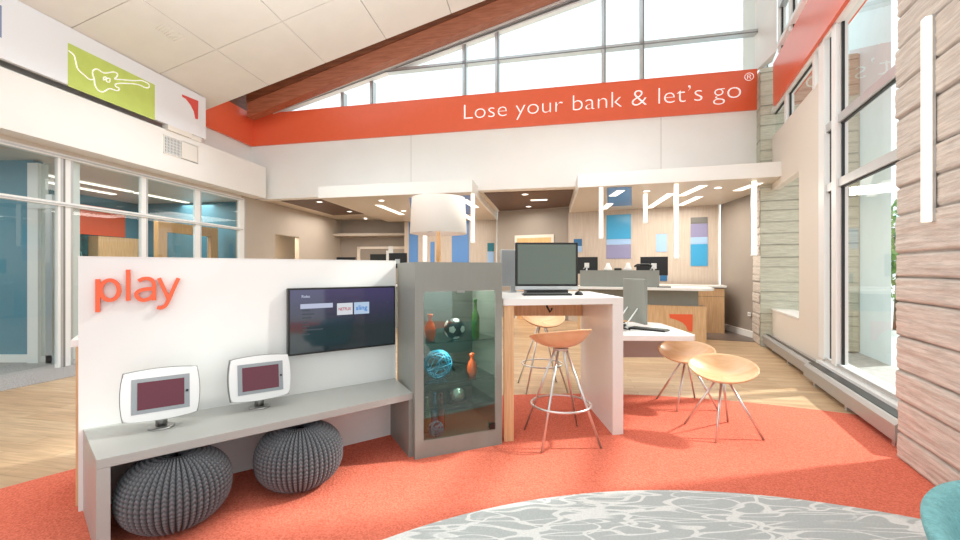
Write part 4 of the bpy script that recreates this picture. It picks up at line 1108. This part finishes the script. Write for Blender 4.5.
# all-in-one computer on the bar table
def computer(loc, rz, w, h, label, name='desktop_computer', scr=True, stand='foot', cam_face=True):
    t = thing(name, label, 'computer', loc, rz)
    MB().box(-w/2, w/2, -.02, .03, .07, .07 + h, bev=.006).build('case', M['black'], t)
    MB().box(-w/2 + .02, w/2 - .02, -.0215, -.0195, .09, .07 + h - .018).build('screen', M['pcscreen'], t)
    MB().box(-w/2, w/2, -.026, .02, .035, .07, bev=.004).build('lower_bar', M['alu'], t)
    MB().box(-w/2+.1, w/2-.1, -.05, .12, 0, .035, bev=.004).build('foot', M['black'], t)
    return t
computer((.62, 3.98, TZ), .05, .585, .405, 'black computer with a wide screen on the bar table')
def keyboard(loc, rz, w, label, m='black'):
    t = thing('keyboard', label, 'keyboard', loc, rz)
    MB().box(-w/2, w/2, -.065, .065, 0, .014, bev=.003).build('base', M[m], t)
    b = MB()
    for r in range(5):
        for c in range(15): x = -w/2 + .012 + c*(w - .02)/15; y = -.055 + r*.023; b.box(x, x + (w-.02)/15 - .004, y, y + .018, .014, .019)
    b.build('keycaps', M['darkgrey'], t); return t
keyboard((.58, 3.72, TZ), .03, .42, 'black keyboard in front of the bar table computer')
def mouse(loc, rz, label):
    t = thing('computer_mouse', label, 'mouse', loc, rz)
    b = MB()
    b.grid(lambda u, v: (.031*math.cos(2*PI*u)*math.cos(PI/2*v), .052*math.sin(2*PI*u)*math.cos(PI/2*v), .034*math.sin(PI/2*v)), 24, 10, wrap=True); b.build('shell', M['black'], t, merge=1e-5)
    MB().tube([(0, .01, .030), (0, .03, .027)], .004, seg=8).build('wheel', M['darkgrey'], t)
mouse((.87, 3.75, TZ), .3, 'black mouse beside the keyboard on the bar table')
t = thing('second_monitor', 'pale backed monitor standing behind the bar table computer', 'monitor', (.34, 4.25, TZ), .5)
MB().box(-.16, .16, -.015, .015, .06, .42, bev=.004).build('case', M['alu'], t); MB().box(-.03, .03, 0, .03, 0, .2).build('stand', M['alu'], t); MB().box(-.1, .1, -.07, .07, 0, .01).build('base', M['alu'], t)

# ------------------------------------------------------------------ low white desk
ld = thing('low_desk', 'low white desk with rounded corner beside the bar table', 'desk', (1.16, 3.86, 0))
DZ = .74
MB().prism([(0.0, 0), (.0, .98), (.70, .98), (.80, .95), (.845, .87), (.82, .35), (.80, .03), (.76, -.03)], DZ - .05, DZ, bev=.004).build('desktop', M['white'], ld)
MB().prism([(.0, .68), (.80, .68), (.80, .72), (.0, .72)], .40, DZ - .05).build('modesty_panel', M['greylam2'], ld)
MB().box(.0, .04, .1, .9, 0, DZ - .05).build('leg', M['greylam'], ld)
t = thing('angled_computer', 'silver grey computer seen from behind on the low white desk', 'computer', (1.60, 4.42, DZ), -1.42)
b = MB(); b.box(-.22, .22, -.015, .02, .05, .50, bev=.008)
b.build('case', M['greylam'], t); MB().box(-.2, .2, .02, .022, .09, .48).build('screen', M['pcscreen'], t)
b = MB(); b.tube([(-.1, -.02, .2), (-.1, -.16, .02), (-.1, -.05, .01)], .008, seg=8); b.tube([(.1, -.02, .2), (.1, -.16, .02), (.1, -.05, .01)], .008, seg=8); b.tube([(-.1, -.16, .02), (.1, -.16, .02)], .008, seg=8)
b.build('stand', M['framewhite'], t)
keyboard((1.66, 4.2, DZ), -.75, .36, 'black keyboard on the low white desk')
t = thing('cable_tangle', 'loose black cables behind the computer on the low desk', 'cable', (1.36, 4.22, DZ))
b = MB(); rn = random.Random(3)
for k in range(4):
    pts = smoothline([(rn.uniform(-.12, .12), rn.uniform(-.12, .12), rn.uniform(.006, .06)) for _ in range(6)]); b.tube(pts, .006, seg=6)
b.build('cord', M['black'], t)

# ------------------------------------------------------------------ stools
def seatmesh():
    a_, b_ = .242, .208
    b = MB()
    def rim(th):   # high behind (+y), low at the front (-y), slightly winged at the sides
        return .080 + .055*math.sin(th) + .006*math.cos(2*th)
    def outl(th):
        k = 1 + .05*math.cos(2*th) + (.06*max(0, -math.sin(th))**2)
        return a_*k*math.cos(th), b_*k*math.sin(th)
    def topf(u, v):
        th = 2*PI*u; x, y = outl(th); return (x*v, y*v, .030 + rim(th) * v**2.3 + .010*max(0, -math.sin(th))*math.exp(-(math.cos(th)/.3)**2)*v*(1-v)*4)
    def botf(u, v):
        th = 2*PI*u; x, y = outl(th); k = 1 - v
        return (x*k, y*k, (.030 + rim(th) * k**3.3) - .012 - .018*(1 - k**2))
    def edge(u, v):
        th = 2*PI*u; x, y = outl(th); z = .030 + rim(th); an = PI*v
        r = 1 + .012*math.sin(an); return (x*r, y*r, z - .006 + .006*math.cos(an))
    n = 64
    b.grid(lambda u, v: topf(u, v), n, 18, wrap=True); b.grid(edge, n, 6, wrap=True); b.grid(botf, n, 18, wrap=True)
    return b
def stool(kind):
    if kind == 'bar': zs, rf, rt = .72, .325, .045; nm = 'bar_stool'
    else: zs, rf, rt = .43, .285, .045; nm = 'low_stool'
    t = thing(nm, nm, 'stool')
    seatmesh().build('seat', M['beech'], t, (0, 0, zs), merge=1e-5)
    MB().lathe([(.001, zs - .02), (.06, zs - .02), (.06, zs - .008), (.001, zs - .008)], m=M['chrome'], cap=False).build('swivel_plate', None, t)
    for k in range(4):
        a = PI/4 + k*PI/2; c, s_ = math.cos(a), math.sin(a)
        MB().tube([(rt*c, rt*s_, zs - .012), (rf*c, rf*s_, .0)], .0095, seg=12).build('leg', M['chrome'], t)
    if kind == 'bar':
        zr = .275; rr = rf + (rt - rf) * zr / (zs - .012) + .012
        MB().tube([(rr*math.cos(2*PI*i/48), rr*math.sin(2*PI*i/48), zr) for i in range(48)], .0095, seg=10, closed=True).build('foot_ring', M['chrome'], t)
    return t
bs1 = stool('bar'); bs1.location = (.635, 3.354, .006); bs1['label'] = 'wooden bar stool with chrome ring standing in front of the bar table'; bs1['group'] = 'bar stools at the bar table'
# legs and seat are turned separately (swivelling seat)
def turn_seat(t, a, tilt=0):
    for ch in t.children:
        if ch.name.startswith('seat'): ch.rotation_euler = (tilt, 0, a)
bs2 = copy_tree(bs1); bs2.location = (.70, 4.82, 0); bs2['label'] = 'wooden bar stool with chrome ring standing behind the bar table'
bs1.rotation_euler[2] = .17; turn_seat(bs1, PI + .25)
bs2.rotation_euler[2] = .1; turn_seat(bs2, .15, .24)
ls1 = stool('low'); ls1.location = (1.985, 3.495, .006); ls1['label'] = 'low wooden seated stool nearest the tall window'; ls1['group'] = 'low stools by the white desk'
ls2 = copy_tree(ls1); ls2.location = (2.03, 4.20, .006); ls2['label'] = 'low wooden seated stool tucked closest to the low white desk'
ls1.rotation_euler[2] = .12; turn_seat(ls1, -.55, .10)
ls2.rotation_euler[2] = .05; turn_seat(ls2, -.5, .10)

# ------------------------------------------------------------------ teller desks
td = thing('teller_desk', 'long teller desk with white top, grey upper front and oak lower front', 'desk', TW.o, TW.rz)
MB().box(-2.3, .02, 0, .5, 0, .66).build('oak_front', M['counterwood'], td)
MB().box(-2.3, -.1, .12, .5, .66, .95).build('grey_front', M['greylam'], td)
b = MB(); 
b.prism([(-2.4, -.22), (-.05, -.22), (.12, -.05), (.16, .12), (.1, .85), (-2.4, .85)], .955, 1.0, bev=.004); b.build('worktop', M['white'], td)
MB().box(-2.25, -.77, -.0, .3, 1.0, 1.325).build('privacy_screen', M['greylam'], td)
q = [(475, 410), (578, 411), (577, 487), (557, 482), (549, 462), (532, 446), (505, 434), (478, 427)]
pts = [TW.hit(560 + a/4.355, 220 + c/4.355, -.004) for a, c in q]
MB().prism(pts, -.006, 0, None, 'y').build('orange_mark', M['orangetext'], td)
cr_ = thing('oak_credenza', 'oak storage unit with white top against the blue panelled wall', 'cabinet', TW.w(-1.4, 1.42), TW.rz)
MB().box(0, 1.88, 0, .7, .0, .94).build('cabinet', M['counterwood'], cr_); MB().box(-.02, 1.92, -.03, .72, .965, 1.0).build('top', M['white'], cr_); MB().box(0, 1.88, .01, .7, .94, .965).build('shadow_gap', M['darkgrey'], cr_)
b = MB(); b.box(.925, .93, -.002, 0, .08, .92); b.box(0, 1.88, -.002, 0, .77, .775); b.build('door_joint', M['gasket'], cr_)
# devices on the teller desk
def mon_back(fr, px, y, w, h, z0, zb_, label, tall=False):
    x = fr.hit(px, 262, y)[0]
    t = thing('teller_monitor', label, 'monitor', fr.w(x, y, z0), fr.rz)
    MB().box(-w/2, w/2, -.02, .02, zb_ - z0, zb_ - z0 + h, bev=.005).build('case', M['black'], t)
    MB().box(-.05, .05, -.035, -.02, zb_ - z0 + h*.35, zb_ - z0 + h*.65).build('mount_plate', M['framewhite'], t)
    b = MB(); b.tube([(0, -.04, 0.01), (0, -.05, zb_ - z0 + h*.4)], .018, seg=10); b.tube([(-.07, -.06, zb_-z0+h*.3), (0, -.05, zb_-z0+h*.45)], .012, seg=8); b.build('arm', M['alu'], t)
    MB().box(-.1, .1, -.12, .08, 0, .012).build('base', M['black'], t)
mon_back(TW, 654, .62, .52, .38, 1.0, 1.27 - .05, 'black monitor seen from behind above the grey screen near the long led bar')
mon_back(TW, 587, .62, .45, .36, 1.0, 1.25, 'black monitor seen from behind next to the bar table computer')
for px, lab in ((608, 'small white camera dome on the teller screen nearer the bar table'), (628, 'small white camera dome on the teller screen nearer the black monitor')):
    x = TW.hit(px, 266, .12)[0]; t = thing('desk_device', lab, 'device', TW.w(x, .12, 1.325), TW.rz)
    MB().lathe([(.001, 0), (.085, 0), (.08, .03), (.05, .08), (.03, .14), (.001, .15)], m=M['framewhite'], seg=24, cap=False).build('dome', None, t)
    MB().lathe([(.04, .03), (.06, .05), (.04, .07)], m=M['outline'], cap=False, seg=20).build('ring', None, t)
x = TW.hit(618, 266, .12)[0]; t = thing('card_reader', 'small black box between the two white domes', 'device', TW.w(x, .12, 1.325), TW.rz)
MB().box(-.07, .07, -.04, .04, 0, .04, bev=.006).build('body', M['black'], t); MB().box(-.05, .05, -.03, .02, .04, .046).build('keypad', M['darkgrey'], t)
x = TW.hit(643, 266, .15)[0]; t = thing('desk_phone', 'black desk phone on the teller screen by the monitor', 'phone', TW.w(x, .15, 1.325), TW.rz)
MB().prism([(-.09, 0), (.09, 0), (.09, .03), (-.09, .09)], -.12, .12, None, 'x').build('body', M['black'], t); MB().tube([(-.16, 0, .07), (-.1, 0, .11), (.1, 0, .11), (.16, 0, .07)], .02, seg=10).build('handset', M['black'], t)
x = TW.hit(664, 285, .05)[0]; t = thing('tray', 'thin grey tray lying on the teller desk worktop', 'tray', TW.w(x, .0, 1.0), TW.rz); b = MB(); b.box(-.12, .12, -.08, .08, 0, .006); b.box(-.12, .12, -.08, -.074, .006, .02); b.box(-.12, .12, .074, .08, .006, .02); b.build('body', M['darkgrey'], t)
# far left desk group (tops peep over the media wall)
DF = Fr(-1.3, 9.6, -.22)
td2 = thing('far_desk', 'grey front desk mostly hidden behind the media wall', 'desk', DF.o, DF.rz)
MB().box(-2.2, 1.4, 0, .7, .0, .95).build('front', M['greylam'], td2); MB().box(-2.25, 1.45, -.05, .75, .955, 1.0).build('worktop', M['white'], td2)
for px, w, hh, lab in ((398, .45, .36, 'black monitor peeping over the media wall beside the lamp'), (346, .5, .28, 'black monitor peeping over the media wall in the hall')):
    x = DF.hit(px, 262, .3)[0]
    t = thing('hall_monitor', lab, 'monitor', DF.w(x, .3, 1.0), DF.rz)
    top_ = 1.73 if px == 398 else 1.64
    MB().box(-w/2, w/2, -.02, .02, top_ - 1.0 - hh, top_ - 1.0, bev=.005).build('case', M['black'], t); MB().box(-.06, .06, -.03, -.02, top_-1-hh*.7, top_-1-hh*.4).build('mount_plate', M['alu'], t)
    MB().box(-.02, .02, -.0, .03, 0, top_ - 1.1).build('stand', M['alu'], t); MB().box(-.1, .1, -.1, .1, 0, .012).build('base', M['black'], t)
x = DF.hit(389, 262, .5)[0]; t = thing('brochure_holder', 'white upright brochure holder behind the media wall', 'holder', DF.w(x, .5, 1.0), DF.rz)
MB().box(-.06, .06, -.03, .03, 0, .80).build('stand', M['paper'], t); MB().box(.0, .12, -.04, -.03, .35, .9).build('leaflet', M['paper'], t)

# ------------------------------------------------------------------ teal armchair (corner of the frame)
tc_ = thing('teal_armchair', 'teal felt bucket armchair at the edge of the grey carpet', 'armchair', (1.62, 1.02, .01), math.radians(160))
def shell():
    b = MB(); ri, ro = .27, .345
    # opening faces +y (local); arc from -20deg .. 200deg around the back (-y)
    def prof(u, v):
        a = math.radians(150 + 240*u)                # sweeps round the back
        hb = .53 + .10 * math.sin(PI*u) ** 1.2       # low arms, high back
        w = 2*PI*v
        k = math.sin(PI * min(1, max(0, u*6 if u < .5 else (1-u)*6)) / 2) ** .6
        rm = (ri + ro) / 2 + .03*(math.sin(PI*u)); th = (ro - ri)/2 * (.35 + .65*k)
        zc = (.24 + hb)/2; hh = (hb - .24)/2
        cx, sz = math.cos(w), math.sin(w)
        x = rm + th*math.copysign(abs(cx)**.6, cx) + .05*(sz)*1.0
        z = zc + hh*math.copysign(abs(sz)**.55, sz)
        return (x*math.cos(a), x*math.sin(a), z)
    b.grid(prof, 72, 28, None)
    bmesh.ops.holes_fill(b.bm, edges=[e for e in b.bm.edges if e.is_boundary], sides=0)
    return b
shell().build('shell', M['teal'], tc_, merge=1e-4)
b = MB(); b.lathe([(.001, .27), (.22, .27), (.29, .30), (.31, .36), (.29, .415), (.22, .435), (.001, .445)], m=M['teal'], seg=40, cap=False); b.build('seat_cushion', None, tc_)
MB().lathe([(.03, .03), (.03, .27), (.10, .275)], m=M['black'], cap=False, seg=20).build('pedestal', None, tc_)
for k in range(4):
    a = PI/4 + k*PI/2; MB().tube([(0, 0, .07), (.3*math.cos(a), .3*math.sin(a), .012)], .014, seg=8).build('leg', M['black'], tc_)

# ------------------------------------------------------------------ camera
cam = bpy.data.cameras.new('camera'); co = bpy.data.objects.new('camera', cam); COL.objects.link(co)
cam.sensor_width = 36; cam.lens = F * 36 / 960; co.location = (0, 0, H); co.rotation_euler = (PI/2, 0, 0); cam.clip_start = .05
bpy.context.scene.camera = co

# ------------------------------------------------------------------ light
wd = bpy.data.worlds.new('world'); bpy.context.scene.world = wd; wd.use_nodes = True
bg = wd.node_tree.nodes['Background']; bg.inputs[0].default_value = (.89, .97, 1, 1); bg.inputs[1].default_value = 1.5
sun = bpy.data.lights.new('sun', 'SUN'); sun.energy = 5; sun.angle = math.radians(3); sun.color = (1, .97, .92)
so_ = bpy.data.objects.new('sun', sun); COL.objects.link(so_)
so_.rotation_euler = Vector((-.56, -.12, -.48)).to_track_quat('-Z', 'Y').to_euler(); so_['kind'] = 'helper'
so_.location = (8, 4, 8)
area('room_fill', (-1.0, 2.5, 4.2), 4.0, 75, (.86, .96, 1), (0, 0, 0), 4)
area('room_fill', (-3.0, 6.3, 4.0), 2.5, 70, (.86, .96, 1), (0, 0, 0), 2.5)
area('canopy_fill', (-1.4, 11, 2.78), 2.5, 75, (1, .93, .84), (0, 0, 0), 2.0)
area('canopy_fill', (3.8, 9.0, 2.78), 2.2, 70, (1, .93, .84), (0, 0, 0), 1.2)
area('hall_fill', (-4.0, 12, 2.9), 1.2, 40, (1, .93, .84), (0, 0, 0), 2.0)
area('corridor_fill', (1.1, 10.5, 2.9), .8, 30, (1, .93, .84), (0, 0, 0), 1.6)
area('office_fill', (-6.6, 8.3, 2.85), .8, 75, (1, .96, .9), (0, 0, 0), 4)
area('office_fill', (-7.8, 3.8, 2.85), 1.5, 60, (1, .96, .9), (0, 0, 0), 3)
area('room_fill', (1.5, 5.6, 4.3), 3.0, 70, (.9, .97, 1))
area('ceiling_fill', (-1.5, 3.5, 2.9), 3.5, 110, (.86, .96, 1), (PI, 0, 0), 4)  # unseen light added to brighten the ceiling and upper walls
area('doorway_fill', LW.w(ls(11.2), .6, 2.5), .5, 45, (1, .84, .62))

sc = bpy.context.scene
sc.view_settings.view_transform = 'Standard'; sc.view_settings.look = 'None'; sc.view_settings.exposure = 0.03; sc.view_settings.gamma = 1.0
try: sc.cycles.use_denoising = True
except Exception: pass
